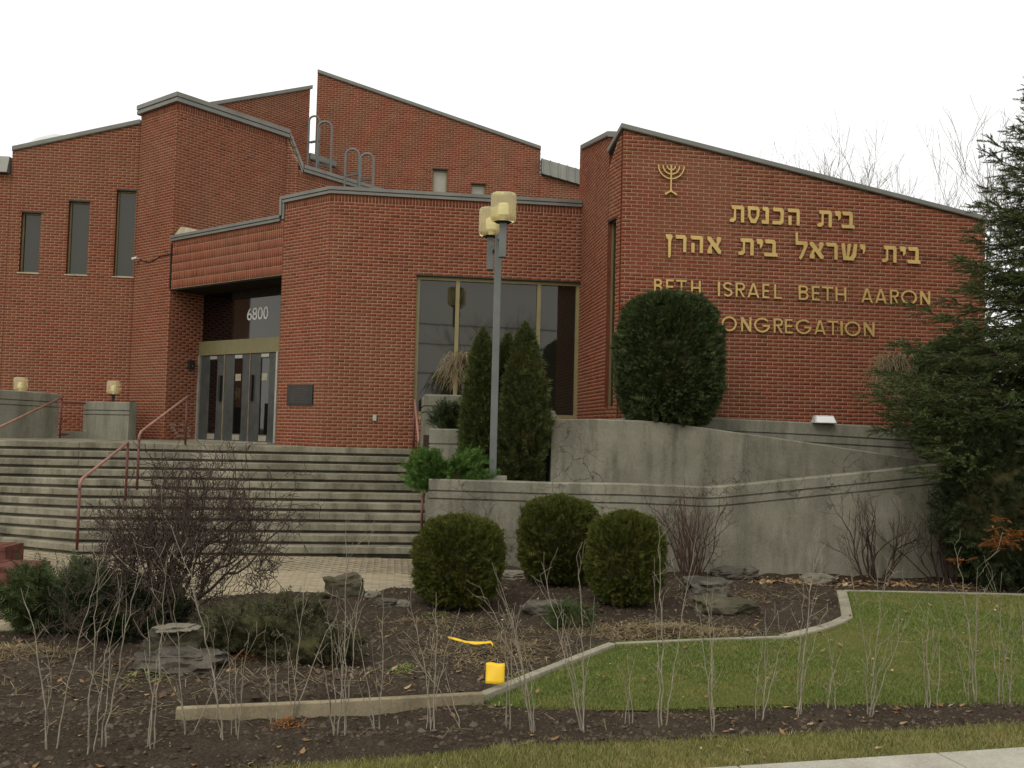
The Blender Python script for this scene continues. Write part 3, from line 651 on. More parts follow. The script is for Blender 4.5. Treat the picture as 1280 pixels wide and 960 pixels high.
def latin(ch, w, h, t):
    if ch == 'I': return [[(0, 0), (w, 0), (w, h), (0, h)]]
    if ch == 'E': return [[(0, 0), (w, 0), (w, t), (t, t), (t, h / 2 - t / 2), (w * .93, h / 2 - t / 2), (w * .93, h / 2 + t / 2), (t, h / 2 + t / 2), (t, h - t), (w, h - t), (w, h), (0, h)]]
    if ch == 'L': return [[(0, 0), (w, 0), (w, t), (t, t), (t, h), (0, h)]]
    if ch == 'T': return [[(w / 2 - t / 2, 0), (w / 2 + t / 2, 0), (w / 2 + t / 2, h - t), (w, h - t), (w, h), (0, h), (0, h - t), (w / 2 - t / 2, h - t)]]
    if ch == 'H': return [[(0, 0), (t, 0), (t, h / 2 - t / 2), (w - t, h / 2 - t / 2), (w - t, 0), (w, 0), (w, h), (w - t, h), (w - t, h / 2 + t / 2), (t, h / 2 + t / 2), (t, h), (0, h)]]
    if ch == 'N': return [[(0, 0), (t, 0), (t, h * .68), (w - t * 1.1, 0), (w, 0), (w, h), (w - t, h), (w - t, h * .32), (t * 1.1, h), (0, h)]]
    if ch == 'A':
        x = lambda y: t * 1.08 + (w / 2 - t * 1.08) * y / (h * .84)
        return [[(0, 0), (t * 1.08, 0), (x(h * .2), h * .2), (w - x(h * .2), h * .2), (w - t * 1.08, 0), (w, 0), (w / 2 + t * .6, h), (w / 2 - t * .6, h)],
                [(x(h * .2 + t), h * .2 + t), (w - x(h * .2 + t), h * .2 + t), (w / 2, h * .82)]]
    if ch == 'O': return [arc(w / 2, h / 2, w / 2, h / 2 * 1.03, 0, 350, 35), arc(w / 2, h / 2, w / 2 - t, h / 2 * 1.03 - t, 0, 350, 35)]
    if ch == 'C': return [arc(w * .52, h / 2, w * .52, h / 2 * 1.03, 45, 315, 26) + arc(w * .52, h / 2, w * .52 - t, h / 2 * 1.03 - t, 315, 45, 26)]
    if ch == 'G':
        o = arc(w * .5, h / 2, w * .5, h / 2 * 1.03, 42, 356, 28) + [(w, h * .52), (w * .55, h * .52), (w * .55, h * .52 - t), (w - t * 1.15, h * .52 - t)]
        return [o + arc(w * .5, h / 2, w * .5 - t, h / 2 * 1.03 - t, 335, 42, 24)]
    if ch == 'R':
        r = h * .27
        return [[(0, 0), (t, 0), (t, h - 2 * r), (w * .38, h - 2 * r), (w - t * 1.2, 0), (w, 0), (w * .56, h - 2 * r + .006)] + arc(w - r * 1.02, h - r, r, r, -70, 90, 12) + [(0, h)],
                [(t, h - t), (t, h - 2 * r + t)] + arc(w - r * 1.02, h - r, r - t, r - t, -90, 90, 10)]
    if ch == 'B':
        r = h * .24; q = (h - 2 * r + t * .5) / 2
        return [[(0, 0)] + arc(w - q, q, q, q, -90, 75, 12) + arc(w - r * 1.15, h - r, r, r, -60, 90, 12) + [(0, h)],
                [(t, t), ] + arc(w - q, q, q - t, q - t, -90, 90, 10) + [(t, 2 * q - t)],
                [(t, h - 2 * r + t), ] + arc(w - r * 1.15, h - r, r - t, r - t, -90, 90, 10) + [(t, h - t)]]
    if ch == 'S':
        r = h * .27; c = arc(w / 2, h - r, w / 2 - t / 2, r - t / 2, 30, 270, 16) + arc(w / 2, r, w / 2 - t / 2, r - t / 2, 90, -150, 16)
        L, R = [], []
        for i in range(len(c)):
            a = np.array(c[max(0, i - 1)]); b = np.array(c[min(len(c) - 1, i + 1)]); tn = (b - a) / (np.linalg.norm(b - a) + 1e-9); nn = np.array([-tn[1], tn[0]]) * t / 2
            L.append(tuple(np.array(c[i]) + nn)); R.append(tuple(np.array(c[i]) - nn))
        return [L + R[::-1]]
HEB = {
 'bet': [[(.04, 1), (.10, .77), (.60, .77), (.60, .205), (0, .205), (.03, 0), (1, 0), (.97, .205), (.85, .205), (.85, .84), (.74, 1)]],
 'kaf': [[(.04, 1), (.10, .78), (.60, .78), (.68, .66), (.68, .33), (.60, .205), (.04, .205), (0, 0), (.72, 0), (.92, .14), (.94, .84), (.78, 1)]],
 'yod': [[(0, 1), (.12, .70), (.52, .70), (.55, .40), (.95, .58), (1, .92), (.85, 1)]],
 'tav': [[(.12, 1), (.16, .79), (.29, .77), (.29, .27), (.10, .205), (0, .15), (.02, 0), (.26, 0), (.42, .14), (.42, .78), (.76, .78), (.76, 0), (.98, 0), (.98, .85), (.88, 1)]],
 'he': [[(0, 1), (.06, .78), (.72, .78), (.72, 0), (.97, 0), (.97, .85), (.87, 1)], [(.08, .57), (.08, 0), (.32, 0), (.32, .57)]],
 'nun': [[(.10, 1), (.14, .79), (.46, .77), (.52, .205), (0, .205), (.04, 0), (.92, 0), (.92, .84), (.74, 1)]],
 'samekh': [[(0, 1), (.05, .78), (.05, .4), (.30, 0), (.70, 0), (.97, .42), (1, .84), (.86, 1)], [(.25, .78), (.77, .78), (.76, .45), (.60, .24), (.42, .24), (.25, .46)]],
 'resh': [[(0, 1), (.06, .78), (.68, .78), (.68, 0), (.95, 0), (.95, .84), (.82, 1)]],
 'alef': [[(.02, 1), (.25, .98), (.64, .57), (.70, .68), (.66, .84), (.72, 1), (.98, .98), (.98, .80), (.87, .62), (.77, .43), (1, .18), (.98, 0), (.80, 0), (.36, .46), (.31, .30), (.36, .20), (.36, 0), (.02, 0), (.02, .18), (.14, .38), (.26, .58), (.02, .82)]],
 'shin': [[(0, 1), (.10, 0), (.75, 0), (.93, .30), (1, 1), (.80, 1), (.72, .44), (.62, .26), (.47, .205), (.61, 1), (.41, 1), (.33, .26), (.28, .27), (.20, 1)]],
 'lamed': [[(0, 1.50), (.16, 1.56), (.21, 1.0), (.95, 1.0), (.98, .76), (.62, .10), (.42, -.12), (.28, .0), (.66, .60), (.66, .78), (0, .78)]],
 'finalnun': [[(0, 1), (.12, .77), (.36, .70), (.40, -.38), (.74, -.32), (.78, .62), (1, .90), (.85, 1)]]}
crop = lambda x, y: (780 + x / 3.2, 180 + y / 3.2)
def place(kind, x0, x1, ymid, z0, h):
    a = on_sz(*crop(x0, ymid), F0, U)[0]; b = on_sz(*crop(x1, ymid), F0, U)[0]
    if kind in HEB: lp = [[(x * (b - a), y * h) for x, y in l] for l in HEB[kind]]
    else: lp = latin(kind, b - a, h, .032)
    o = curve_letter('letter', lp, GOLD, F0, U, a, z0, .025, .035)
zE1 = on_sz(*crop(1200, 646), F0, U)[1]; zE1t = on_sz(*crop(1200, 590), F0, U)[1]; hE = zE1t - zE1
zE2 = on_sz(*crop(980, 771), F0, U)[1]
for ch, a, b in [('B', 117, 150), ('E', 165, 195), ('T', 205, 247), ('H', 265, 303), ('I', 372, 380), ('S', 393, 430), ('R', 443, 480), ('A', 490, 537), ('E', 550, 577), ('L', 597, 627),
                 ('B', 695, 733), ('E', 748, 778), ('T', 787, 832), ('H', 842, 884), ('A', 945, 990), ('A', 1000, 1045), ('R', 1060, 1094), ('O', 1104, 1166), ('N', 1180, 1219)]:
    place(ch, a, b, 610, zE1, hE)
for ch, a, b in [('C', 322, 374), ('O', 387, 447), ('N', 465, 505), ('G', 517, 580), ('R', 595, 631), ('E', 640, 670), ('G', 683, 745), ('A', 757, 802), ('T', 810, 852), ('I', 862, 870), ('O', 879, 941), ('N', 955, 997)]:
    place(ch, a, b, 735, zE2, hE)
zH1 = on_sz(*crop(890, 339), F0, U)[1]; hH = on_sz(*crop(890, 273), F0, U)[1] - zH1
for k, a, b in [('bet', 866, 918), ('yod', 839, 863), ('tav', 769, 828), ('he', 650, 700), ('kaf', 589, 638), ('nun', 547, 578), ('samekh', 490, 538), ('tav', 419, 478)]:
    place(k, a, b, 300, zH1, hH)
zH2 = on_sz(*crop(1155, 480), F0, U)[1]
for k, a, b in [('bet', 1129, 1181), ('yod', 1098, 1122), ('tav', 1027, 1086), ('yod', 939, 961), ('shin', 866, 928), ('resh', 804, 852), ('alef', 738, 794), ('lamed', 682, 731),
                ('bet', 557, 611), ('yod', 526, 551), ('tav', 454, 516), ('alef', 329, 385), ('he', 262, 314), ('resh', 202, 248), ('finalnun', 163, 191)]:
    place(k, a, b, 430, zH2, hH)
# menorah
ms, mt = on_sz(838.3, 207, F0, U); _, mbz = on_sz(838.0, 244, F0, U)
men = None
def ring(r, t):
    o = arc(0, 0, r, r, 180, 360, 24); i = arc(0, 0, r - t, r - t, 360, 180, 24); return [[(x, y) for x, y in o + i]]
px = FPX / 16.3
for k, r in enumerate((17.5 / px, 11.5 / px, 6.0 / px)):
    curve_letter('menorah_arm', ring(r, .022), GOLD, F0, U, ms, mt - .01 - 0.003 * k, .022, .035)
Hh = mt - mbz
lp = [(-.013, mt - mbz), (-.013, .10), (-.03, .06), (-.09, .035), (-.115, .0), (-.095, -.01), (-.05, .022), (0, .05), (.05, .022), (.095, -.01), (.115, 0), (.09, .035), (.03, .06), (.013, .10), (.013, mt - mbz)]
curve_letter('menorah_stem', [lp], GOLD, F0, U, ms, mbz, .028, .036)
# street number on the transom pane
def digits(txt, P, d, s0, z0, size, o, m, parent):
    cu = bpy.data.curves.new('number', 'FONT'); cu.body = txt; cu.size = size; cu.extrude = .002; cu.offset = size * 0.006
    ob = bpy.data.objects.new('number', cu); COL.objects.link(ob)
    me = bpy.data.meshes.new_from_object(ob.evaluated_get(bpy.context.evaluated_depsgraph_get())); bpy.data.objects.remove(ob)
    me.materials.clear(); me.materials.append(m); n = np.array([d[1], -d[0]])
    V = np.empty(len(me.vertices) * 3); me.vertices.foreach_get('co', V); V = V.reshape(-1, 3); w = V[:, 0].max()
    W = np.empty_like(V); W[:, 0] = P[0] + d[0] * (s0 + V[:, 0]) + n[0] * (o + V[:, 2]); W[:, 1] = P[1] + d[1] * (s0 + V[:, 0]) + n[1] * (o + V[:, 2]); W[:, 2] = z0 + V[:, 1]
    me.vertices.foreach_set('co', (W - WL[parent.name]).ravel()); me.update(); me.name = 'number'
    return link('number', me, parent)
ns0, nz0 = on_sz(306, 400, RB, Cd); ns1, nz1 = on_sz(335, 386, RB, Cd)
digits('6800', RB, Cd, ns0, on_sz(320, 399, RB, Cd)[1], 0.405, -.05, WHITE, tp)

# ------------------------------------------------------------------ roof ladders with hooped rails
def hoop(mb, xl, xr, ytop, ybot, Y):
    a = at(xl, ytop + (xr - xl) * .5, Y); b = at(xr, ytop + (xr - xl) * .5, Y); r = abs(b[0] - a[0]) / 2
    c = (a + b) / 2; zb = at((xl + xr) / 2, ybot, Y)[2]
    pts = [(c[0] - r, Y, zb)] + [(c[0] - r * cos(t), Y, c[2] + r * sin(t)) for t in np.linspace(0, pi, 13)] + [(c[0] + r, Y, zb)]
    mb.tube(pts, .032, 8)
    return c, r, zb
lad1 = empty('roof_ladder', tuple(at(405, 222, 26.5)), 'grey steel ladder hoop standing beside the sky slot', 'ladder')
mb = MB(); hoop(mb, 397.5, 415, 152, 222, 26.5); part(mb, 'rail', LAMPMETAL, lad1)
mb = MB(); hoop(mb, 386.5, 399.5, 145, 222, 27.3); part(mb, 'rail', LAMPMETAL, lad1)
mb = MB(); mb.bar(at(388, 178, 27.3), at(399, 176, 26.5), .06); mb.bar(at(392, 204, 27.3), at(413, 208, 26.5), .06); part(mb, 'rung', LAMPMETAL, lad1)
lad2 = empty('roof_ladder', tuple(at(449, 250, 25.0)), 'grey steel ladder with two hoops over the front roof edge', 'ladder')
mb = MB(); hoop(mb, 432, 449, 186.5, 252, 24.6); part(mb, 'rail', LAMPMETAL, lad2)
mb = MB(); hoop(mb, 450.5, 467, 192, 252, 24.0); part(mb, 'rail', LAMPMETAL, lad2)
mb = MB(); mb.bar(at(433, 220, 24.6), at(451, 217, 24.0), .06); mb.bar(at(449, 226, 24.6), at(466, 223, 24.0), .06); part(mb, 'rung', LAMPMETAL, lad2)
# ------------------------------------------------------------------ stairs
st = empty('staircase', (P0[0] - 2, 16.5, 0), 'wide weathered concrete steps rising to the entrance doors', 'stairs')
RISE, TREAD = ZL / 11, 0.281
SL = -5.75                                           # bend in the stair, measured along the front from P0
SR = 2.0                                             # right end
def nos(k): return 0.16 + TREAD * k
Ld = np.array([cos(A - radians(30)), sin(A - radians(30))])     # left flight turns back along the diagonal
for k in range(11):
    z1 = ZL - RISE * k; mb = MB()
    q = P0 + Vd * nos(k)
    sr = SR if k else 1.76
    SLk = on_sz(97, 600, q, U)[0]
    mb.wbox(q, U, SLk, sr, -.62, 0.0, z1 - .112 - random.uniform(0, .004), z1)               # slab with nosing
    stp = part(mb, 'step', STEP, st); bevel(stp, .012, 2)
    mb = MB(); mb.wbox(q, U, SLk, sr, -.60, -0.07, z1 - RISE - .02, z1 - .114); part(mb, 'riser', STEPSHADE, stp)
    mb = MB(); ql = xy(q, U, SLk); Ld = np.array([cos(A - radians(3.1 * k)), sin(A - radians(3.1 * k))])
    dlt = .0018 * k
    mb.wbox(ql, Ld, -7.5, -.004, -.62, 0.0 - dlt, z1 - .112 - random.uniform(0, .004), z1 - .003)
    stp = bevel(part(mb, 'step', STEP, st), .012, 2)
    mb = MB(); mb.wbox(ql, Ld, -7.5, -.004, -.60, -0.07, z1 - RISE - .02, z1 - .116); part(mb, 'riser', STEPSHADE, stp)
mb = MB()
lq = P0 + Vd * -.3
V = [p3(xy(P0, U, SL, .0), ZL - .012), p3(xy(P0, U, 1.75, .0), ZL - .012), p3(xy(P0, U, 1.75, -.5), ZL - .012), p3(xy(RB, Cd, 3.2, -.4), ZL - .012), p3(xy(RB, Cd, -.2, -.4), ZL - .012), p3(xy(A0, U, -12, -.3), ZL - .012), p3(xy(P0, U, SL - 11, .0), ZL - .012)]
nv = len(V); V = V + [(a, b, c - .2) for a, b, c in V]
mesh('landing', V, [tuple(range(nv)), tuple(range(2 * nv - 1, nv - 1, -1))] + [(i, i + nv, (i + 1) % nv + nv, (i + 1) % nv) for i in range(nv)], STEP, st)
mb = MB(); mb.wbox(P0, U, SR, SR + .12, -.1, 1.6, 0.0, ZL + .02); mb.wbox(P0, U, SR, SR + .12, 1.61, 3.05, 0.0, 1.0); part(mb, 'cheek_wall', CONC2, st)

# ------------------------------------------------------------------ hand rails
def handrail(pts, posts, label, rm=RAIL):
    t = empty('handrail', tuple(posts[0][1]), label, 'handrail')
    mb = MB(); mb.tube(pts, .024, 10); part(mb, 'rail', rm, t, smooth=True)
    for a, b in posts:
        mb = MB(); mb.tube([a, b], .022, 10); part(mb, 'post', RAILRED, t, smooth=True)
def V3(p): return Vector([float(x) for x in p])
a = V3(at(234, 496, 18.0)); b = V3(at(175, 541, 16.35)); c = V3(at(173, 560, 16.3))
handrail([a, a.lerp(b, .5), b + Vector((.02, 0, .02)), b + Vector((-.01, 0, -.05)), b + Vector((-.01, 0, -.15))], [(a, (a.x, a.y, ZL)), (b + Vector((-.01, 0, -.12)), (b.x - .01, b.y, b.z - 1.0))], 'upper left handrail ending on the landing in front of the tower')
a = V3(at(160, 553, 16.0)); b = V3(at(101, 600, 14.55))
handrail([a, a.lerp(b, .5), b + Vector((.02, 0, .02)), b + Vector((-.01, 0, -.05)), b + Vector((-.01, 0, -.15))], [(a, (a.x, a.y, a.z - 1.0)), (b + Vector((-.01, 0, -.12)), (b.x - .01, b.y, .15))], 'lower left handrail reaching down behind the bare shrub')
a = V3(at(77, 497, 20.6)); b = V3(at(-30, 548, 17.5))
handrail([a, b], [(a, (a.x, a.y, ZL)), (b, (b.x, b.y, b.z - 1.1))], 'sloping handrail in front of the left concrete parapet')
a = V3(at(518.7, 500, 18.15)); b = V3(at(523.3, 548, 16.7)); c = V3(at(523.3, 562, 16.7))
handrail([a, b, b + Vector((0, -.03, -.08)), c], [(a, (a.x, a.y, ZL)), (c, (c.x, c.y, c.z - .6))], 'upper right handrail beside the planter wall')
a = V3(at(524, 566, 16.4)); b = V3(at(528.8, 606, 15.1)); c = V3(at(527.5, 650, 15.1))
handrail([a, b, b + Vector((0, -.02, -.08)), b + Vector((0, -.02, -.2))], [(b + Vector((0, -.02, -.15)), (c.x, c.y - .02, c.z - .25))], 'lower right handrail behind the globe shrub')

# ------------------------------------------------------------------ concrete walls
def cwall(name, pts, tops, bots, th, mat_, label, cat='wall', grooves=(), parent=None, origin=None):
    """a concrete wall along plan points; grooves: (depth below top, width) reveals cut into the face"""
    t = empty(name, (pts[0][0], pts[0][1], 0), label, cat) if parent is None else parent
    g = sorted(grooves); bands = []; cur = 0.0
    for dpt, wd_ in g: bands.append((cur, dpt, 0)); bands.append((dpt, dpt + wd_, 1)); cur = dpt + wd_
    bands.append((cur, None, 0))
    for bi, (b0, b1, rec) in enumerate(bands):
        V = []; n = len(pts)
        for i in range(n):
            ds = []
            if i > 0: ds.append(np.array(pts[i]) - np.array(pts[i - 1]))
            if i < n - 1: ds.append(np.array(pts[i + 1]) - np.array(pts[i]))
            ns = [np.array([d[1], -d[0]]) / np.linalg.norm(d) for d in ds]; nn = sum(ns); nn = nn / np.linalg.norm(nn)
            fo = -.03 if rec else 0.0
            zt = tops[i] - b0; zb = bots[i] if b1 is None else tops[i] - b1
            q = np.array(pts[i])
            ch = .018 if bi == 0 else 0.0
            for o, z in ((fo, zb), (fo, zt - ch), (fo - ch, zt), (-th + ch, zt), (-th, zt - ch), (-th, zb)): V.append((q[0] + nn[0] * o, q[1] + nn[1] * o, z))
        F = []; K = 6
        for i in range(n - 1):
            for k in range(K): F.append((i * K + k, i * K + (k + 1) % K, (i + 1) * K + (k + 1) % K, (i + 1) * K + k))
        F = [f[::-1] for f in F]
        F.append(tuple(range(K))); F.append(tuple((n - 1) * K + k for k in range(K - 1, -1, -1)))
        mesh('groove' if rec else ('cap_band' if bi == 0 and g else ('band' if b1 is not None else 'body')), V, F, mat_, t)
    return t
def pxs(lst, Y): return [tuple(at(x, y, Y_ if (Y_ := (Y(x) if callable(Y) else Y)) else 0)[:2]) for x, y in lst]
GR = ((.155, .025), (.27, .025))
w1y = lambda x: 13.5 - .08 * min(1, max(0, (x - 690) / 190)) + .16 * max(0, (x - 880) / 310)
def W1pt(x, y): return at(x, y, w1y(x))
top1 = [(536, 598.5), (612, 600.8), (690, 603.2)]
pl_pts = [W1pt(*p) for p in top1]
cwall('planter_wall', [p[:2] for p in pl_pts], [float(p[2]) for p in pl_pts], [0.0] * 3, .22, CONC, 'low concrete planter wall under the lamp post, right of the steps', grooves=GR)
top2 = [(691.5, 603.3), (780, 604.3), (850, 607), (872, 608.3), (890, 608.6), (910, 607), (1000, 598), (1100, 588), (1192, 578.5)]
p2 = [W1pt(*p) for p in top2]
cwall('ramp_wall', [p[:2] for p in p2], [float(p[2]) for p in p2], [0.0] * len(p2), .22, CONC, 'long front concrete ramp wall rising to the right behind the bare shrubs', grooves=GR)
top3 = [(690, 524.2), (740, 523.4), (800, 525.5), (825, 527.6), (850, 530.6), (880, 534.5), (1000, 551.5), (1100, 566.5), (1186, 579)]
p3_ = [at(x, y, 14.8 + .12 * (x - 690) / 500) for x, y in top3]
w2_ = cwall('ramp_wall', [p[:2] for p in p3_], [float(p[2]) for p in p3_], [0.3] * len(p3_), .22, CONC, 'middle cracked concrete ramp wall sloping down to the right')
e0 = p3_[0]; e1 = e0 + np.array([-.05, .75, .16])
mb = MB(); dd = np.array([e1[0] - e0[0], e1[1] - e0[1]]); LL = float(np.linalg.norm(dd)); dd = dd / LL
mb.wbox(e0[:2] - dd * 0.0 + np.array([-.003, 0]), dd, .0, LL, -.0, .12, .3, float(e0[2]) - .003, 0, float(e1[2])); part(mb, 'end_return', CONC, w2_)
top4 = [(770, 523.5), (801.5, 519.6), (860, 521), (1020, 528.2), (1142, 535.5), (1215, 541)]
p4 = [at(x, y, 15.75 if i else 16.1) for i, (x, y) in enumerate(top4)]
cwall('ramp_wall', [p[:2] for p in p4], [float(p[2]) for p in p4], [0.3] * len(p4), .2, CONC2, 'rear concrete parapet along the foot of the lettered brick wall', grooves=((.2, .025), (.33, .025)))
# stepped planter tiers right of the steps
t2 = [at(536.7, 535.6, 15.3), at(690, 538.6, 15.6)]
cwall('planter_wall', [(t2[0][0] - .06, t2[0][1] + 1.1), tuple(t2[0][:2]), tuple(t2[1][:2])], [float(t2[0][2])] * 2 + [float(t2[1][2])], [1.0] * 3, .2, CONC2, 'middle concrete planter tier above the bright green juniper', grooves=((.24, .025),))
t3 = [at(530.5, 492.8, 16.9), at(600, 494.2, 17.0)]
cwall('planter_wall', [tuple(np.array(t3[0][:2]) - Vd * 1.75), tuple(t3[0][:2]), tuple(t3[1][:2])], [float(t3[0][2])] * 2 + [float(t3[1][2])], [1.0] * 3, .2, CONC2, 'highest concrete planter tier below the big window', grooves=((.2, .025), (.31, .025)))
# parapets left of the entrance
q0 = at(-60, 482.6, 19.0); q1 = at(74, 492, 21.0)
cwall('parapet_wall', [tuple(q0[:2]), tuple(q1[:2])], [float(q0[2]), float(q1[2])], [ZL - .02] * 2, .25, CONC2, 'long pale concrete parapet at the far left landing', grooves=((.19, .025), (.3, .025)))
r0 = at(105, 501, 22.6); r1 = at(117, 502, 21.9); r2 = at(162, 501, 21.2)
cwall('parapet_wall', [tuple(r0[:2]), tuple(r1[:2]), tuple(r2[:2])], [float(r1[2])] * 3, [ZL - .02] * 3, .2, CONC2, 'short concrete parapet beside the brick tower', grooves=((.19, .025), (.29, .025)))
# mesh gate panel between the parapets
f0 = at(78, 503, 21.3); f1 = at(107, 504, 21.7)
fg = empty('mesh_fence', (float(f0[0]), float(f0[1]), ZL), 'dark red wire mesh panel between the two left parapets', 'fence')
zt, zb = float(f0[2]), float(at(78, 543, 21.3)[2])
mb = MB(); mb.tube([(f0[0], f0[1], zt), (f1[0], f1[1], zt)], .025); part(mb, 'top_rail', RAILRED, fg)
mb = MB(); mb.tube([(f0[0], f0[1], zb), (f1[0], f1[1], zb)], .03); part(mb, 'bottom_rail', RAILRED, fg)
for fx in (0.02, 0.5):
    pass
mb = MB(); mb.bar((f0[0] + .02, f0[1], ZL), (f0[0] + .02, f0[1], zt + .05), .07); part(mb, 'post', RAILRED, fg)
mb = MB()
for i in range(1, 9): t = i / 9; p = f0 + (f1 - f0) * t; mb.bar((p[0], p[1], zb), (p[0], p[1], zt), .008)
for i in range(1, 11): z = zb + (zt - zb) * i / 11; mb.bar((f0[0], f0[1], z), (f1[0], f1[1], z), .008)
wm = part(mb, 'wire_mesh', RAILRED, fg)
mb = MB(); mb.bar((f0[0] - .02, f0[1] + .05, ZL + .06), (f1[0] + .05, f1[1] + .05, ZL + .06), .12, .16); tag(mb.build('kerb', CONC2), 'low concrete kerb under the red mesh panel', 'kerb')
# red brick planter by the left edge
DULLBRICK = plain('dull maroon brick', (0.13, 0.055, 0.042), 0.9, var=0.3, scale=10)
bp = empty('brick_planter', tuple(gp(10, 720)), 'low two tier red brick planter at the left edge', 'planter')
def bpl(x0, x1, Y0, Y1, z1):
    mb = MB(); mb.box(x0, x1, Y0, Y1, -.05, z1 - .062); part(mb, 'base', DULLBRICK, bp)
    n = int((x1 - x0) / .105)
    for i in range(n):
        a = x0 + (x1 - x0) * i / n; mb = MB(); mb.box(a + .005, a + (x1 - x0) / n - .005, Y0 - .01, Y1, z1 - .06, z1 + random.uniform(-.004, .004)); part(mb, 'brick', DULLBRICK, bp)
c0 = at(48, 694, 12.4); bpl(float(c0[0]) - 1.9, float(c0[0]), 12.1, 12.75, .25)
c1 = at(14, 674, 12.9); bpl(float(c1[0]) - 1.6, float(c1[0]), 12.77, 13.25, .42)

# ------------------------------------------------------------------ amber lamps
def globe(root, c, r, h, parent_is=True):
    """amber jar on a dark collar; c = centre of its underside"""
    prof = [(.55, 0.0), (.80, .02), (.93, .07), (1.0, .14), (1.0, .86), (.95, .94), (.82, .985), (.55, 1.0), (0.0, 1.0)]
    V = []; F = []; K = 32
    for pr, pz in prof:
        for k in range(K):
            a = 2 * pi * k / K + .5; sq = 1.0 / (abs(cos(a)) ** 5 + abs(sin(a)) ** 5) ** .2
            rr = r * pr * (0.86 * min(1.12, sq)); V.append((c[0] + rr * cos(a), c[1] + rr * sin(a), c[2] + pz * h))
    for i in range(len(prof) - 1):
        for k in range(K): F.append((i * K + k, i * K + (k + 1) % K, (i + 1) * K + (k + 1) % K, (i + 1) * K + k))
    F.append(tuple(range(K - 1, -1, -1)))
    g = mesh('lamp_shade', V, F, AMBER, root, smooth=True)
    mb = MB(); mb.tube([(c[0], c[1], c[2] + .04 * h), (c[0], c[1], c[2] + .22 * h), (c[0], c[1], c[2] + .24 * h), (c[0], c[1], c[2] + .6 * h), (c[0], c[1], c[2] + .64 * h)], [.16 * r, .16 * r, .36 * r, .36 * r, .28 * r], 16); part(mb, 'bulb', BULB, g, smooth=False)
    mb = MB(); mb.tube([(c[0], c[1], c[2] - .05 * h), (c[0], c[1], c[2] - .002)], [.42 * r, .6 * r], 20); part(mb, 'collar', DOORDARK, root)
YP = 14.3
pb = at(615.8, 597, YP); ptp = at(621, 293, YP)
lp_ = empty('lamp_post', (float(pb[0]), float(pb[1]), float(pb[2])), 'grey square lamp post with two amber globe lamps in the planter', 'lamp post')
mb = MB(); mb.box(pb[0] - .055, pb[0] + .055, YP - .055, YP + .055, float(pb[2]), float(ptp[2])); bevel(part(mb, 'pole', LAMPMETAL, lp_), .008)
mb = MB(); mb.box(pb[0] - .22, pb[0] + .22, YP - .2, YP + .2, float(pb[2]) - .2, float(pb[2]) + .03); bevel(part(mb, 'base', CONC2, lp_), .01)
for (gx, gyb, gyt, Yl, rad, bx0, bx1, by) in ((629, 277.5, 242, 13.95, .226, 626, 634.5, 322), (613.5, 295.5, 260.5, 14.75, .226, 609, 616.5, 337.5)):
    c = at(gx, gyb, Yl); t_ = at(gx, gyt, Yl); globe(lp_, c, rad, float(t_[2] - c[2]))
    za = float(at(gx, by, Yl)[2]); mb = MB(); mb.box(c[0] - .055, c[0] + .055, Yl - .055, Yl + .055, za, float(c[2]) - .02); bevel(part(mb, 'stem', LAMPMETAL, lp_), .006)
    zm = za + (float(c[2]) - za) * .62
    mb = MB(); mb.bar((c[0] + (.05 if c[0] < pb[0] else -.05), Yl, zm), (pb[0] + (-.05 if c[0] < pb[0] else .05), YP, zm - .03), .05, .11); part(mb, 'bracket', LAMPMETAL, lp_)
for (gx, gyb, gyt, Yl, lab) in ((141.5, 493, 476, 21.9, 'small amber lamp on the short parapet by the tower'), (25.5, 489, 471.5, 21.4, 'small amber lamp behind the long left parapet')):
    c = at(gx, gyb, Yl); r = 8.0 / FPX * Yl
    wlmp = empty('parapet_lamp', (float(c[0]), float(c[1]), float(c[2]) - .2), lab, 'lamp')
    globe(wlmp, c, r * 1.05, (gyb - gyt) / FPX * Yl)
    mb = MB(); mb.tube([(c[0], c[1], float(c[2]) - .25), (c[0], c[1], float(c[2]) - .01)], .035, 10); part(mb, 'stem', DOORDARK, wlmp)
# flood light box on the rear parapet
fb = at(1030, 529, 15.7)
fl = empty('flood_light', tuple(map(float, fb)), 'small pale floodlight box on the rear ramp parapet', 'light')
mb = MB(); mb.hexa([(fb[0] - .19, fb[1] - .1, fb[2]), (fb[0] + .19, fb[1] - .1, fb[2]), (fb[0] + .19, fb[1] + .12, fb[2]), (fb[0] - .19, fb[1] + .12, fb[2]),
                    (fb[0] - .15, fb[1] - .04, fb[2] + .13), (fb[0] + .15, fb[1] - .04, fb[2] + .13), (fb[0] + .15, fb[1] + .12, fb[2] + .13), (fb[0] - .15, fb[1] + .12, fb[2] + .13)])
bevel(part(mb, 'housing', plain('pale lamp housing', (0.5, 0.5, 0.45), .5), fl), .01)
mb = MB(); mb.hexa([(fb[0] - .16, fb[1] - .097, fb[2] + .012), (fb[0] + .16, fb[1] - .097, fb[2] + .012), (fb[0] + .15, fb[1] - .06, fb[2] + .012), (fb[0] - .15, fb[1] - .06, fb[2] + .012),
                    (fb[0] - .14, fb[1] - .058, fb[2] + .11), (fb[0] + .14, fb[1] - .058, fb[2] + .11), (fb[0] + .14, fb[1] - .03, fb[2] + .11), (fb[0] - .14, fb[1] - .03, fb[2] + .11)]); part(mb, 'lens', WHITE, fl)
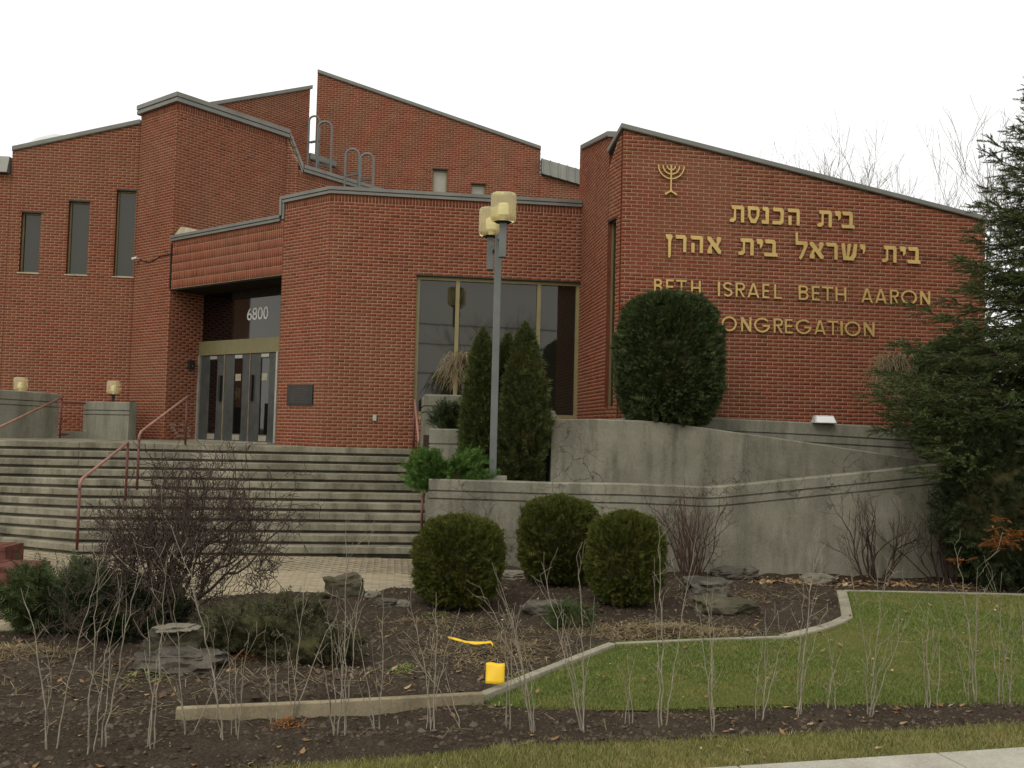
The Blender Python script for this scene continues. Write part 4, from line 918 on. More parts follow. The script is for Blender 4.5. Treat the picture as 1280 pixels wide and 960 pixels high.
# ------------------------------------------------------------------ ground
def poly_px(lst, dz=0.0): return [tuple(gp(x, y, dz)[:2]) for x, y in lst]
def inside(X, Y, poly):
    X = np.asarray(X); Y = np.asarray(Y); r = np.zeros(X.shape, bool); n = len(poly)
    for i in range(n):
        x0, y0 = poly[i]; x1, y1 = poly[(i + 1) % n]
        c = ((y0 > Y) != (y1 > Y)) & (X < (x1 - x0) * (Y - y0) / (y1 - y0 + 1e-12) + x0); r ^= c
    return r
LAWN = poly_px([(606, 871), (640, 855), (700, 832), (770, 804), (880, 799), (960, 797), (1000, 793), (1040, 784), (1065, 772), (1062, 755), (1058, 739), (1150, 741), (1290, 744), (1420, 748), (1420, 878), (1200, 880), (1000, 882), (840, 888), (700, 886), (615, 884)])
VERGE = poly_px([(300, 966), (420, 957), (640, 934), (850, 927), (1000, 921), (1150, 914), (1290, 907), (1420, 900), (1420, 934), (1290, 940), (1170, 945), (1000, 957), (920, 968), (700, 1000), (500, 1010), (200, 1010)])
SIDE = poly_px([(880, 972), (1000, 958), (1171, 945.5), (1290, 940), (1440, 932), (1600, 1050), (900, 1100)])
PLAZA = [(-30, 15.6)] + poly_px([(-900, 800), (-40, 792), (40, 786), (90, 776), (180, 762), (250, 748), (330, 742), (400, 741), (470, 738), (515, 735), (555, 722)]) + [(-.9, 13.8), (-.9, 15.6)]
# soil
gx0, gx1, gy0, gy1, gs_ = -9.5, 9.6, 4.4, 13.7, 0.045
nx = int((gx1 - gx0) / gs_); ny = int((gy1 - gy0) / gs_)
XX, YY = np.meshgrid(np.linspace(gx0, gx1, nx), np.linspace(gy0, gy1, ny))
def fbm(X, Y, s, seed=0):
    out_ = np.empty(X.size)
    xr = X.ravel(); yr = Y.ravel()
    for i in range(X.size): out_[i] = noise.noise((xr[i] * s + seed, yr[i] * s - seed, seed * 1.7))
    return out_.reshape(X.shape)
ZZ = hgt(XX, YY) + .030 * fbm(XX, YY, 1.3, 3) + .022 * fbm(XX, YY, 4.5, 5) + .012 * fbm(XX, YY, 12, 9)
bank = np.exp(-((YY - (6.45 - .02 * XX)) / .22) ** 2) * .035; ZZ = ZZ + bank
inL = inside(XX, YY, LAWN); inV = inside(XX, YY, VERGE); inS = inside(XX, YY, SIDE); inP = inside(XX, YY, PLAZA)
board_a, board_b = gp(219, 888), gp(606, 871)
ZZ[inL | inV] = hgt(XX, YY)[inL | inV] - .01; ZZ[inS | inP] = -.10
behind = (~inP) & (XX > board_a[0]) & (XX < board_b[0]) & (YY > board_a[1] + (board_b[1] - board_a[1]) * (XX - board_a[0]) / (board_b[0] - board_a[0]) + .02)
ZZ = ZZ + behind * .07 * ss((8.6 - YY) / 1.5)
idx = np.arange(nx * ny).reshape(ny, nx)
Fq = np.stack([idx[:-1, :-1], idx[:-1, 1:], idx[1:, 1:], idx[1:, :-1]], -1).reshape(-1, 4)
o = mesh('soil_bed', np.stack([XX, YY, ZZ], -1).reshape(-1, 3), [Fq], SOIL, smooth=True); tag(o, 'dark bare garden soil of the planting bed', None, None, 'structure')
# wide base ground
mb = MB(); mb.V = [(-400, -300, -.12), (400, -300, -.12), (400, 700, -.12), (-400, 700, -.12)]; mb.F = [(0, 1, 2, 3)]; mb.M = [0]
tag(mb.build('ground', TURF), 'grassy ground around the site', None, None, 'structure')
def sheet(name, poly, m, dz, step, label, smooth=True):
    xs = [p[0] for p in poly]; ys = [p[1] for p in poly]
    xg = np.arange(min(xs), max(xs) + step, step); yg = np.arange(min(ys), max(ys) + step, step)
    X, Y = np.meshgrid(xg, yg); Z = hgt(X, Y) + dz + .012 * np.sin(X * 1.9 + 1) * np.cos(Y * 1.3)
    cx = (X[:-1, :-1] + X[1:, 1:]) / 2; cy = (Y[:-1, :-1] + Y[1:, 1:]) / 2; k = inside(cx, cy, poly)
    id_ = np.arange(X.size).reshape(X.shape); F = np.stack([id_[:-1, :-1], id_[:-1, 1:], id_[1:, 1:], id_[1:, :-1]], -1)[k]
    V = np.stack([X, Y, Z], -1).reshape(-1, 3); used = np.unique(F); remap = np.full(len(V), -1); remap[used] = np.arange(len(used))
    return tag(mesh(name, V[used], [remap[F]], m, smooth=smooth), label, None, None, 'structure')
lawn_o = sheet('lawn', LAWN, TURF, .004, .05, 'mown green lawn in front of the ramp wall')
verge_o = sheet('verge', VERGE, TURF, .002, .05, 'strip of mown grass beside the sidewalk')
def blades(name, poly, n, hmin, hmax, m, dz, width, label, seed=1, fringe=.03):
    r = np.random.default_rng(seed); xs = [p[0] for p in poly]; ys = [p[1] for p in poly]
    X = r.uniform(min(xs), min(max(xs), 9.4), n * 3); Y = r.uniform(max(min(ys), 4.9), max(ys), n * 3)
    k = inside(X + r.normal(0, fringe, n * 3), Y + r.normal(0, fringe, n * 3), poly)
    # keep only what can be seen from about the street: a fan wider than the picture
    k &= (np.abs(X) < Y * .66 + .6)
    # thinner with distance, thicker near
    k &= r.random(n * 3) < np.clip((8.5 / np.maximum(Y, 1)) ** 1.2, 0, 1)
    X = X[k][:n]; Y = Y[k][:n]; n = len(X)
    Z = hgt(X, Y) + dz; a = r.uniform(0, 2 * pi, n); h = r.uniform(hmin, hmax, n); ln = r.uniform(.3, 1.1, n) * h
    la = r.uniform(0, 2 * pi, n); w = width * r.uniform(.7, 1.3, n) * np.clip(Y / 8, .8, 1.6)
    b0 = np.stack([X - np.cos(a) * w, Y - np.sin(a) * w, Z], -1); b1 = np.stack([X + np.cos(a) * w, Y + np.sin(a) * w, Z], -1)
    tp_ = np.stack([X + np.cos(la) * ln, Y + np.sin(la) * ln, Z + h], -1)
    V = np.stack([b0, b1, tp_], 1).reshape(-1, 3); F = np.arange(3 * n).reshape(-1, 3)
    return tag(mesh(name, V, [F], m), label, None, None, 'stuff')
blades('grass', LAWN, 330000, .013, .034, GRASS, .0, .0028, 'short green lawn grass', 2, .05)
blades('grass', VERGE, 110000, .016, .042, GRASS2, .0, .0028, 'short yellowish verge grass by the sidewalk', 3, .05)
# sidewalk slabs
sw = empty('sidewalk', tuple(gp(1171, 945)), 'pale concrete sidewalk slabs at the bottom right corner', 'sidewalk'); sw['kind'] = 'structure'; del sw['category']
j0 = gp(1171, 945.5); j1 = gp(1215, 968); jd = (j1 - j0)[:2] / np.linalg.norm((j1 - j0)[:2])
e_l = gp(900, 966); e_r = gp(1290, 940); ed = (e_r - e_l)[:2] / np.linalg.norm((e_r - e_l)[:2])
def slabq(s0, s1):
    a = j0[:2] + ed * s0; b = j0[:2] + ed * s1; L = 1.6
    V = [p3(a, .028), p3(a + jd * L, .028), p3(b + jd * L, .028), p3(b, .028)]; V += [(x, y, -.1) for x, y, z in V]
    o = mesh('slab', V, [(0, 1, 2, 3), (7, 6, 5, 4), (0, 4, 5, 1), (1, 5, 6, 2), (2, 6, 7, 3), (3, 7, 4, 0)], WALK, sw); bevel(o, .008)
slabq(-1.5, -.006); slabq(.006, 1.5); slabq(1.512, 3.0); slabq(-3.0, -1.512)
# paving
pz = mesh('plaza', [(x, y, -.007) for x, y in PLAZA] + [(x, y, -.2) for x, y in PLAZA], [tuple(range(len(PLAZA))) if False else tuple(range(len(PLAZA) - 1, -1, -1))] + [(i, (i + 1) % len(PLAZA), (i + 1) % len(PLAZA) + len(PLAZA), i + len(PLAZA)) for i in range(len(PLAZA))], JOINT)
tag(pz, 'paved forecourt at the foot of the steps', None, None, 'structure')
PB = P0 + Vd * (nos(10) + .02)
rv = []; PN, PL_ = .105, .21
for j in range(-2, 62):
    for i in range(-62, 36):
        s = (i + (.5 if j % 2 else 0)) * PL_ - 2; o = j * PN
        c = PB + U * (s + PL_ / 2) + Vd * (o + PN / 2)
        if c[1] < 8.4 or abs(c[0]) > c[1] * .7 + .5: continue
        q = [PB + U * (s + .004) + Vd * (o + .004), PB + U * (s + PL_ - .004) + Vd * (o + .004), PB + U * (s + PL_ - .004) + Vd * (o + PN - .004), PB + U * (s + .004) + Vd * (o + PN - .004)]
        if not all(inside(np.array([p[0]]), np.array([p[1]]), PLAZA)[0] for p in q): continue
        z = random.uniform(-.0012, .0012); rv.append([(p[0], p[1], -.03) for p in q] + [(p[0], p[1], z) for p in q])
def pview(q):
    d = np.mean(q[4:], axis=0) - CAM; k = d @ FWD; x = 640 + FPX * (d @ RGT) / k
    return (285 < x < 512 or 0 < x < 35), k
vis = sorted((k, i) for i, (v, k) in enumerate(map(pview, rv)) if v)[:300]; near = {i for k, i in vis}
pme = None
for i in sorted(near):
    q = np.array(rv[i]); c_ = q[4:].mean(0)
    if pme is None:
        pme = bpy.data.meshes.new('paver'); dq = q[:, :2] - c_[:2]; pme.from_pydata([(a[0], a[1], b) for a, b in zip(dq, [-.03] * 4 + [0] * 4)], [], [(7, 6, 5, 4)[::-1], (0, 1, 5, 4), (1, 2, 6, 5), (2, 3, 7, 6), (3, 0, 4, 7)]); pme.materials.append(PAVER)
    o = bpy.data.objects.new('paver', pme); COL.objects.link(o); o.parent = pz; o.location = tuple(c_)
rv = [q for i, q in enumerate(rv) if i not in near]
rvn = np.array(rv).reshape(-1, 3); nb = len(rv)
PFc = np.array([(7, 6, 5, 4), (0, 1, 5, 4), (1, 2, 6, 5), (2, 3, 7, 6), (3, 0, 4, 7)])
o = mesh('paver', rvn, [(PFc[None] + 8 * np.arange(nb)[:, None, None]).reshape(-1, 4)], PAVER, pz); o['kind'] = 'stuff'
TIMBER = concrete_mat('weathered tan timber', (0.21, 0.17, 0.105), (0.31, 0.26, 0.165), (0.12, 0.095, 0.06))
# edging boards
def edging(pts, h, w, label, m=CURB, sink=.1, dz=0.0):
    t = empty('edging', (float(pts[0][0]), float(pts[0][1]), float(pts[0][2])), label, 'edging')
    for a, b in zip(pts[:-1], pts[1:]):
        a = np.array(a, float); b = np.array(b, float); d = (b - a)[:2]; L = float(np.linalg.norm(d)); d = d / L
        mb = MB(); n = np.array([d[1], -d[0]])
        q = lambda s, o, z: p3(xy(a[:2], d, s, o), z)
        za, zb = float(a[2]) + h, float(b[2]) + h
        mb.hexa([q(.004, .0, za - h - sink), q(L - .004, .0, zb - h - sink), q(L - .004, -w, zb - h - sink), q(.004, -w, za - h - sink), q(.004, 0, za), q(L - .004, 0, zb), q(L - .004, -w, zb), q(.004, -w, za)])
        bevel(part(mb, 'board', m, t), .008)
    return t
bA = gp(219, 886, .10); bB = gp(413, 877.5, .10); bC = gp(606, 867, .10)
edging([bA, bB, bC], .0, .07, 'straight pale edging board across the front of the soil bed', m=TIMBER, sink=.16)
edging([gp(606, 868.5, .06), gp(690, 835, .045), gp(770, 804, .045)], .0, .085, 'slanting edging between soil bed and lawn corner')
edging([gp(770, 804, .03), gp(880, 799, .03), gp(985, 795.5, .035)], .0, .05, 'sunken edging along the top of the lawn', m=CURB)
cpts = [gp(x, y, .04) for x, y in [(985, 796), (1010, 790), (1035, 784), (1052, 778), (1066, 771), (1064, 760), (1061, 748), (1058, 738)]]
edging(cpts, .0, .12, 'curved kerb of small concrete blocks at the lawn corner')
edging([gp(1056, 738, .03), gp(1160, 740, .03), gp(1290, 743, .03)], .0, .06, 'thin edging between lawn and the shrubs by the ramp')

# ------------------------------------------------------------------ loose cover: crumbs, leaves, straw
def zat(X, Y):
    ix = np.clip(((X - gx0) / (gx1 - gx0) * (nx - 1)).astype(int), 0, nx - 1); iy = np.clip(((Y - gy0) / (gy1 - gy0) * (ny - 1)).astype(int), 0, ny - 1)
    return ZZ[iy, ix]
def bed_points(n, seed, xr=(-8.6, 9.0), yr=(4.9, 13.2)):
    r = np.random.default_rng(seed); X = r.uniform(*xr, n * 4); Y = r.uniform(*yr, n * 4)
    k = ~(inside(X, Y, LAWN) | inside(X, Y, VERGE) | inside(X, Y, SIDE) | inside(X, Y, PLAZA)); k &= (np.abs(X) < Y * .64 + .4)
    k &= r.random(n * 4) < np.clip((8.0 / Y) ** 1.3, 0, 1)
    return X[k][:n], Y[k][:n], r
X, Y, r = bed_points(70000, 21)
Z = zat(X, Y); n = len(X); sz = r.gamma(1.3, .006, n).clip(.003, .04)
base = np.array([(1, 0, 0), (-.5, .87, 0), (-.5, -.87, 0), (0, 0, .8)]); base2 = np.array([(0, 1, 2), (0, 1, 3), (1, 2, 3), (2, 0, 3)])
oct_ = np.array([(1, 0, 0), (0, 1, 0), (-1, 0, 0), (0, -1, 0), (0, 0, .75), (0, 0, -.4)]); octf = np.array([(0, 1, 4), (1, 2, 4), (2, 3, 4), (3, 0, 4)])
V = oct_[None] * sz[:, None, None] * r.uniform(.5, 1.4, (n, 6, 1)); a = r.uniform(0, 6.28, n); ca, sa = np.cos(a)[:, None], np.sin(a)[:, None]
V = np.stack([V[..., 0] * ca - V[..., 1] * sa, V[..., 0] * sa + V[..., 1] * ca, V[..., 2]], -1) + np.stack([X, Y, Z], -1)[:, None]
tag(mesh('soil_crumbs', V.reshape(-1, 3), [(octf[None] + 6 * np.arange(n)[:, None, None]).reshape(-1, 3)], CLOD), 'loose crumbs and clods of dark soil', None, None, 'stuff')
def leaves(name, X, Y, Z, r, s0, s1, m, label):
    n = len(X); s = r.uniform(s0, s1, n); a = r.uniform(0, 6.28, n)
    t = np.array([(-1, 0, .15), (-.35, .55, .3), (.45, .45, .1), (1.1, 0, .35), (.45, -.5, .25), (-.35, -.45, .05)]); V = t[None] * s[:, None, None] * r.uniform(.6, 1.3, (n, 6, 3))
    ca, sa = np.cos(a)[:, None], np.sin(a)[:, None]; tl = r.uniform(-.5, .5, (n, 1))
    V = np.stack([V[..., 0] * ca - V[..., 1] * sa, V[..., 0] * sa + V[..., 1] * ca, V[..., 2] + V[..., 0] * tl], -1) + np.stack([X, Y, Z + .008], -1)[:, None]
    f = np.array([(0, 1, 2), (0, 2, 3), (0, 3, 4), (0, 4, 5)])
    return tag(mesh(name, V.reshape(-1, 3), [(f[None] + 6 * np.arange(n)[:, None, None]).reshape(-1, 3)], m), label, None, None, 'stuff')
X, Y, r = bed_points(1500, 33); k = np.array([noise.noise((a * .8, b * .8, 4.0)) for a, b in zip(X, Y)]) + r.normal(0, .25, len(X)) > 0; X = X[k]; Y = Y[k]; leaves('fallen_leaves', X, Y, zat(X, Y), r, .009, .038, LITTER, 'brown and tan fallen leaves on the soil')
r = np.random.default_rng(8); X = r.uniform(0, 9, 300); Y = r.uniform(6.6, 12.5, 300); k = inside(X, Y, LAWN); leaves('fallen_leaves', X[k], Y[k], hgt(X, Y)[k] + .035, r, .012, .035, LITTER, 'few tan leaves lying on the lawn')
X = r.uniform(-3, 6, 120); Y = r.uniform(5.4, 6.6, 120); k = inside(X, Y, VERGE); leaves('fallen_leaves', X[k], Y[k], hgt(X, Y)[k] + .03, r, .01, .03, LITTER, 'few tan leaves on the grass verge')
# thicker leaf drift at the foot of the ramp wall
X = r.uniform(3.2, 8, 700); Y = 12.5 + np.abs(r.normal(0, .35, 700)); k = (Y < 13.35) & ~inside(X, Y, LAWN); leaves('fallen_leaves', X[k], Y[k], zat(X, Y)[k], r, .015, .05, LITTER, 'leaf drift along the foot of the ramp wall')
def straw(name, cx, cy, rx, ry, n, label, ln=(.05, .16), lift=.03, m=STRAW, seed=4):
    c = gp(cx, cy); r = np.random.default_rng(seed); X = c[0] + r.normal(0, rx, n); Y = c[1] + r.normal(0, ry, n)
    k = ~(inside(X, Y, LAWN) | inside(X, Y, PLAZA)); X = X[k]; Y = Y[k]; n = len(X)
    Z = zat(X, Y) + lift * np.exp(-((X - c[0]) / rx) ** 2 - ((Y - c[1]) / ry) ** 2) * r.random(n) + .004
    a = r.uniform(0, 6.28, n); L = r.uniform(*ln, n); w = .0028; dz_ = r.uniform(-.1, .25, n) * L
    d = np.stack([np.cos(a) * L / 2, np.sin(a) * L / 2, dz_], -1); s = np.stack([-np.sin(a) * w, np.cos(a) * w, np.zeros(n)], -1); p = np.stack([X, Y, Z], -1)
    V = np.stack([p - d - s, p - d + s, p + d + s, p + d - s], 1)
    tag(mesh(name, V.reshape(-1, 3), [np.arange(4 * n).reshape(-1, 4)], m), label, None, None, 'stuff')
straw('straw', 845, 792, .45, .22, 2600, 'heap of dry straw beside the lawn edging', lift=.09)
straw('straw', 610, 812, .42, .3, 1500, 'dry straw around the yellow tape', seed=5)
straw('straw', 20, 815, .3, .15, 900, 'patch of dry stems at the left edge of the bed', seed=6, lift=.08)
straw('straw', 560, 780, .4, .2, 500, 'thin straw in front of the left globe shrub', seed=7)
straw('straw', 930, 745, .8, .3, 600, 'thin straw among the rocks', seed=9)
straw('straw', 760, 790, .5, .16, 900, 'straw spread under the right globe shrub', seed=12, lift=.04)
straw('straw', 700, 850, .25, .2, 350, 'dry stalks beside the slanting edging', seed=13)
straw('straw', 300, 850, 2.2, .8, 900, 'scattered dry stalks across the soil', seed=10, ln=(.03, .22))

for k, (x, y, sx, n_, m_, lb) in enumerate(((305, 822, .10, 160, RUSTN, 'clump of rust brown dead leaves by the juniper mound'), (360, 905, .07, 120, RUSTN, 'clump of orange dead leaves before the edging board'), (505, 838, .08, 120, GRASS, 'tuft of green weeds left of the yellow card'),
        (180, 848, .14, 110, GRASS, 'weeds in the wet soil below the mossy boulder'), (660, 850, .12, 140, GRASS, 'weeds beside the slanting edging'), (545, 770, .1, 90, GRASS, 'weeds under the left globe shrub'), (800, 752, .1, 160, RUSTN, 'rusty dry leaves under the right globe shrub'), (610, 882, .1, 90, GRASS, 'weeds at the corner of the edging board'))):
    straw('weeds' if m_ is GRASS else 'fallen_leaves', x, y, sx, sx * .7, n_, lb, (.02, .09), .07, m_, 40 + k)
# ------------------------------------------------------------------ stones
def rock(px, py, w, h, d, m, label, seed, tilt=0.0, rough=.35, layers=False):
    c = gp(px, py); me = bpy.data.meshes.new('rock')
    import bmesh
    bm = bmesh.new(); bmesh.ops.create_icosphere(bm, subdivisions=4, radius=1)
    for v in bm.verts:
        p = v.co.copy(); q = Vector((abs(p.x) ** .75 * (1 if p.x > 0 else -1), abs(p.y) ** .75 * (1 if p.y > 0 else -1), abs(p.z) ** .6 * (1 if p.z > 0 else -1)))
        k = 1 + rough * noise.noise(p * 1.4 + Vector((seed, 0, 0))) + rough * .5 * noise.noise(p * 3.5 + Vector((0, seed, 0))) + rough * .22 * noise.noise(p * 9 + Vector((0, 0, seed)))
        cell = noise.cell(p * 2.2 + Vector((seed, seed, 0))) * .1
        q = q * (k + cell * .6)
        if layers: q.x *= 1 + .06 * sin(q.z * 9 + noise.noise(p * 2) * 4); q.y *= 1 + .06 * sin(q.z * 9 + noise.noise(p * 2) * 4)
        v.co = Vector((q.x * w / 2, q.y * d / 2, q.z * h / 2 + h * .24 + q.x * tilt * w / 2))
    bm.to_mesh(me); bm.free(); me.materials.append(m)
    o = bpy.data.objects.new('rock', me); COL.objects.link(o); o.location = (float(c[0]), float(c[1]), float(c[2])); WL[o.name] = np.array(o.location)
    return tag(o, label, 'rock', 'stones in the planting bed')
rock(431, 742, .52, .30, .4, MOSSROCK, 'brown angular boulder at the edge of the paving', 3.1)
rock(466, 746, .16, .09, .14, PALEROCK, 'small pale stone right of the angular boulder', 5.0)
rock(486, 757, .3, .1, .22, ROCKM, 'flat grey stone between boulder and globe shrub', 6.2, layers=True)
rock(503, 758, .15, .09, .12, PALEROCK, 'little round pale stone touching the left globe shrub', 7.7)
rock(218, 826, .56, .42, .45, MOSSROCK, 'mossy boulder in front of the large bare shrub', 9.3, rough=.3)
rock(225, 834, .72, .22, .45, ROCKM, 'broad layered stone under the mossy boulder', 11.5, layers=True)
fs = rock(218, 779, .36, .05, .26, PALEROCK, 'thin pale flat stone lying on the mossy boulder', 12.9, tilt=.06)
fs.location = tuple(np.array(gp(218, 830)) + np.array([.0, .0, .31]))
rock(262, 822, .22, .13, .2, ROCKM, 'grey stone with white lichen right of the mossy boulder', 14.0)
rock(690, 766, .62, .18, .35, ROCKM, 'long flat topped stone before the middle globe shrub', 16.2, rough=.2)
rock(885, 745, .55, .26, .4, ROCKM, 'dark cracked stone right of the right globe shrub', 18.4, layers=True, rough=.45)
rock(905, 765, .7, .2, .4, MOSSROCK, 'low brown stone below the cracked stone', 19.6)
rock(917, 722, .62, .2, .4, ROCKM, 'slaty dark stone at the ramp wall', 21.0, layers=True, tilt=.15)
rock(1022, 727, .42, .14, .3, PALEROCK, 'pale flat stone at the foot of the ramp wall', 23.0, rough=.2)
rock(868, 735, .3, .2, .25, ROCKM, 'rounded grey stone under the reddish bare shrub', 25.0)
rock(645, 722, .34, .12, .3, PALEROCK, 'broken pale slab behind the left globe shrub', 27.0, layers=True)

# ------------------------------------------------------------------ yellow litter
c = gp(619, 850); r_ = 7.9
V = []; F = []; K = 7
p0 = at(607.5, 829.5, 7.75); p1 = at(631, 829.5, 7.75)
wS = float(p1[0] - p0[0])
for j in range(K):
    for i in range(K):
        u_, v_ = i / (K - 1), j / (K - 1)
        V.append((p0[0] + wS * u_, 7.78 - .06 * v_ + .006 * sin(u_ * 5 + v_ * 3), float(p0[2]) - .155 * v_ + .004 * sin(u_ * 7)))
for j in range(K - 1):
    for i in range(K - 1): a = j * K + i; F.append((a, a + K, a + K + 1, a + 1))
ys = mesh('marker_card', V, F, YELLOW, smooth=True, origin=V[24]); tag(ys, 'square yellow plastic card standing in the soil by the edging', 'card')
sm = ys.modifiers.new('thick', 'SOLIDIFY'); sm.thickness = .003
V = []; F = []
tpx = [(560, 797), (570, 799.5), (582, 803), (594, 804.5), (606, 804), (613, 803), (616, 807)]
for i, (x, y) in enumerate(tpx):
    q = gp(x, y, .03); tw = [.2, .5, .3, .8, .4, .5, 1.2][i]
    V += [(q[0], q[1] - .016 * cos(tw), q[2] - .016 * sin(tw) + .004), (q[0], q[1] + .016 * cos(tw), q[2] + .016 * sin(tw) + .006)]
for i in range(len(tpx) - 1): F.append((2 * i, 2 * i + 2, 2 * i + 3, 2 * i + 1))
yt = mesh('plastic_tape', V, F, YELLOW, smooth=True, origin=V[6]); tag(yt, 'length of yellow plastic tape lying twisted on the straw', 'tape')
sm = yt.modifiers.new('thick', 'SOLIDIFY'); sm.thickness = .002
# ------------------------------------------------------------------ foliage tools
def frames(d, roll):
    d = d / np.linalg.norm(d, axis=1, keepdims=True); h = np.where(np.abs(d[:, 2:3]) > .95, np.array([[1., 0, 0]]), np.array([[0, 0, 1.]]))
    x = np.cross(d, h); x /= np.linalg.norm(x, axis=1, keepdims=True); y = np.cross(d, x)
    c, s = np.cos(roll)[:, None], np.sin(roll)[:, None]; return x * c + y * s, d, y * c - x * s
def scatter(T, TF, pos, dr, sc, roll):
    X, Yv, Zv = frames(dr, roll); n = len(pos)
    V = (T[None, :, 0:1] * X[:, None] + T[None, :, 1:2] * Yv[:, None] + T[None, :, 2:3] * Zv[:, None]) * np.asarray(sc)[:, None, None] + pos[:, None]
    F = (TF[None] + len(T) * np.arange(n)[:, None, None]).reshape(-1, TF.shape[1]); return V.reshape(-1, 3), F
def spray_template():
    """flat feathery cedar spray: a row of pointed leaflets both sides of an axis along +y"""
    V = []; F = []
    def tri(a, b, c): i = len(V); V.extend([a, b, c]); F.append((i, i + 1, i + 2))
    for k, y in enumerate((.0, .2, .4, .6, .78)):
        L = .42 * (1 - .55 * y)
        for s in (-1, 1):
            tri((0, y, 0), (0, y + .13, .01), (s * L, y + .30, .05 * (1 - k % 2)))
    tri((-.04, .8, 0), (.04, .8, 0), (0, 1.12, .02)); return np.array(V, float), np.array(F)
ST, SF = spray_template()
def needle_template(n=44, ln=.21, seed=2):
    r = np.random.default_rng(seed); V = []; F = []
    for k in range(n):
        y = k / n; a = r.uniform(0, 6.28); el = .7; L = ln * r.uniform(.8, 1.2) * (1.0 if y < .85 else .8); c, s = cos(a), sin(a); i = len(V); w = .024
        V += [(-s * w, y, c * w), (s * w, y, -c * w), (c * L * el, y + L * .75, s * L * el)]; F.append((i, i + 1, i + 2))
    i = len(V); V += [(-.008, 0, 0), (.008, 0, 0), (0, 1, 0)]; F.append((i, i + 1, i + 2)); return np.array(V, float), np.array(F)
NT, NF = needle_template()
def segs_mesh(name, S, m, parent=None, sides=3, origin=None):
    """S rows: x0 y0 z0 r0 x1 y1 z1 r1 -> thin prisms in one mesh"""
    S = np.asarray(S, float); n = len(S); p0 = S[:, 0:3]; p1 = S[:, 4:7]; d = p1 - p0; L = np.linalg.norm(d, axis=1, keepdims=True) + 1e-9
    X, _, Zv = frames(d / L, np.zeros(n)); ang = np.arange(sides) * 2 * pi / sides
    ring_ = X[:, None] * np.cos(ang)[None, :, None] + Zv[:, None] * np.sin(ang)[None, :, None]
    V = np.concatenate([p0[:, None] + ring_ * S[:, 3][:, None, None], p1[:, None] + ring_ * S[:, 7][:, None, None]], 1)
    k = np.arange(sides); f = np.stack([k, (k + 1) % sides, (k + 1) % sides + sides, k + sides], -1)
    F = (f[None] + 2 * sides * np.arange(n)[:, None, None]).reshape(-1, 4)
    return mesh(name, V.reshape(-1, 3), [F], m, parent, smooth=True, origin=origin)
def blob(name, c, rx, ry, rz, m, parent, e=2.0, z0=-1.0):
    V = []; F = []; R, K = 14, 24
    for i in range(R + 1):
        t = -1 + 2 * i / R; t = max(t, z0)
        rr = max(0.02, 1 - abs(t) ** e) ** (1 / e)
        for k in range(K):
            a = 2 * pi * k / K; q = 1 + .08 * noise.noise((cos(a) * 2 + c[0], sin(a) * 2 + c[1], t * 2)); V.append((c[0] + rx * rr * q * cos(a), c[1] + ry * rr * q * sin(a), c[2] + rz * t))
    for i in range(R):
        for k in range(K): F.append((i * K + k, i * K + (k + 1) % K, (i + 1) * K + (k + 1) % K, (i + 1) * K + k))
    F.append(tuple(range(K - 1, -1, -1))); F.append(tuple(R * K + k for k in range(K)))
    return mesh(name, V, F, m, parent, smooth=True)
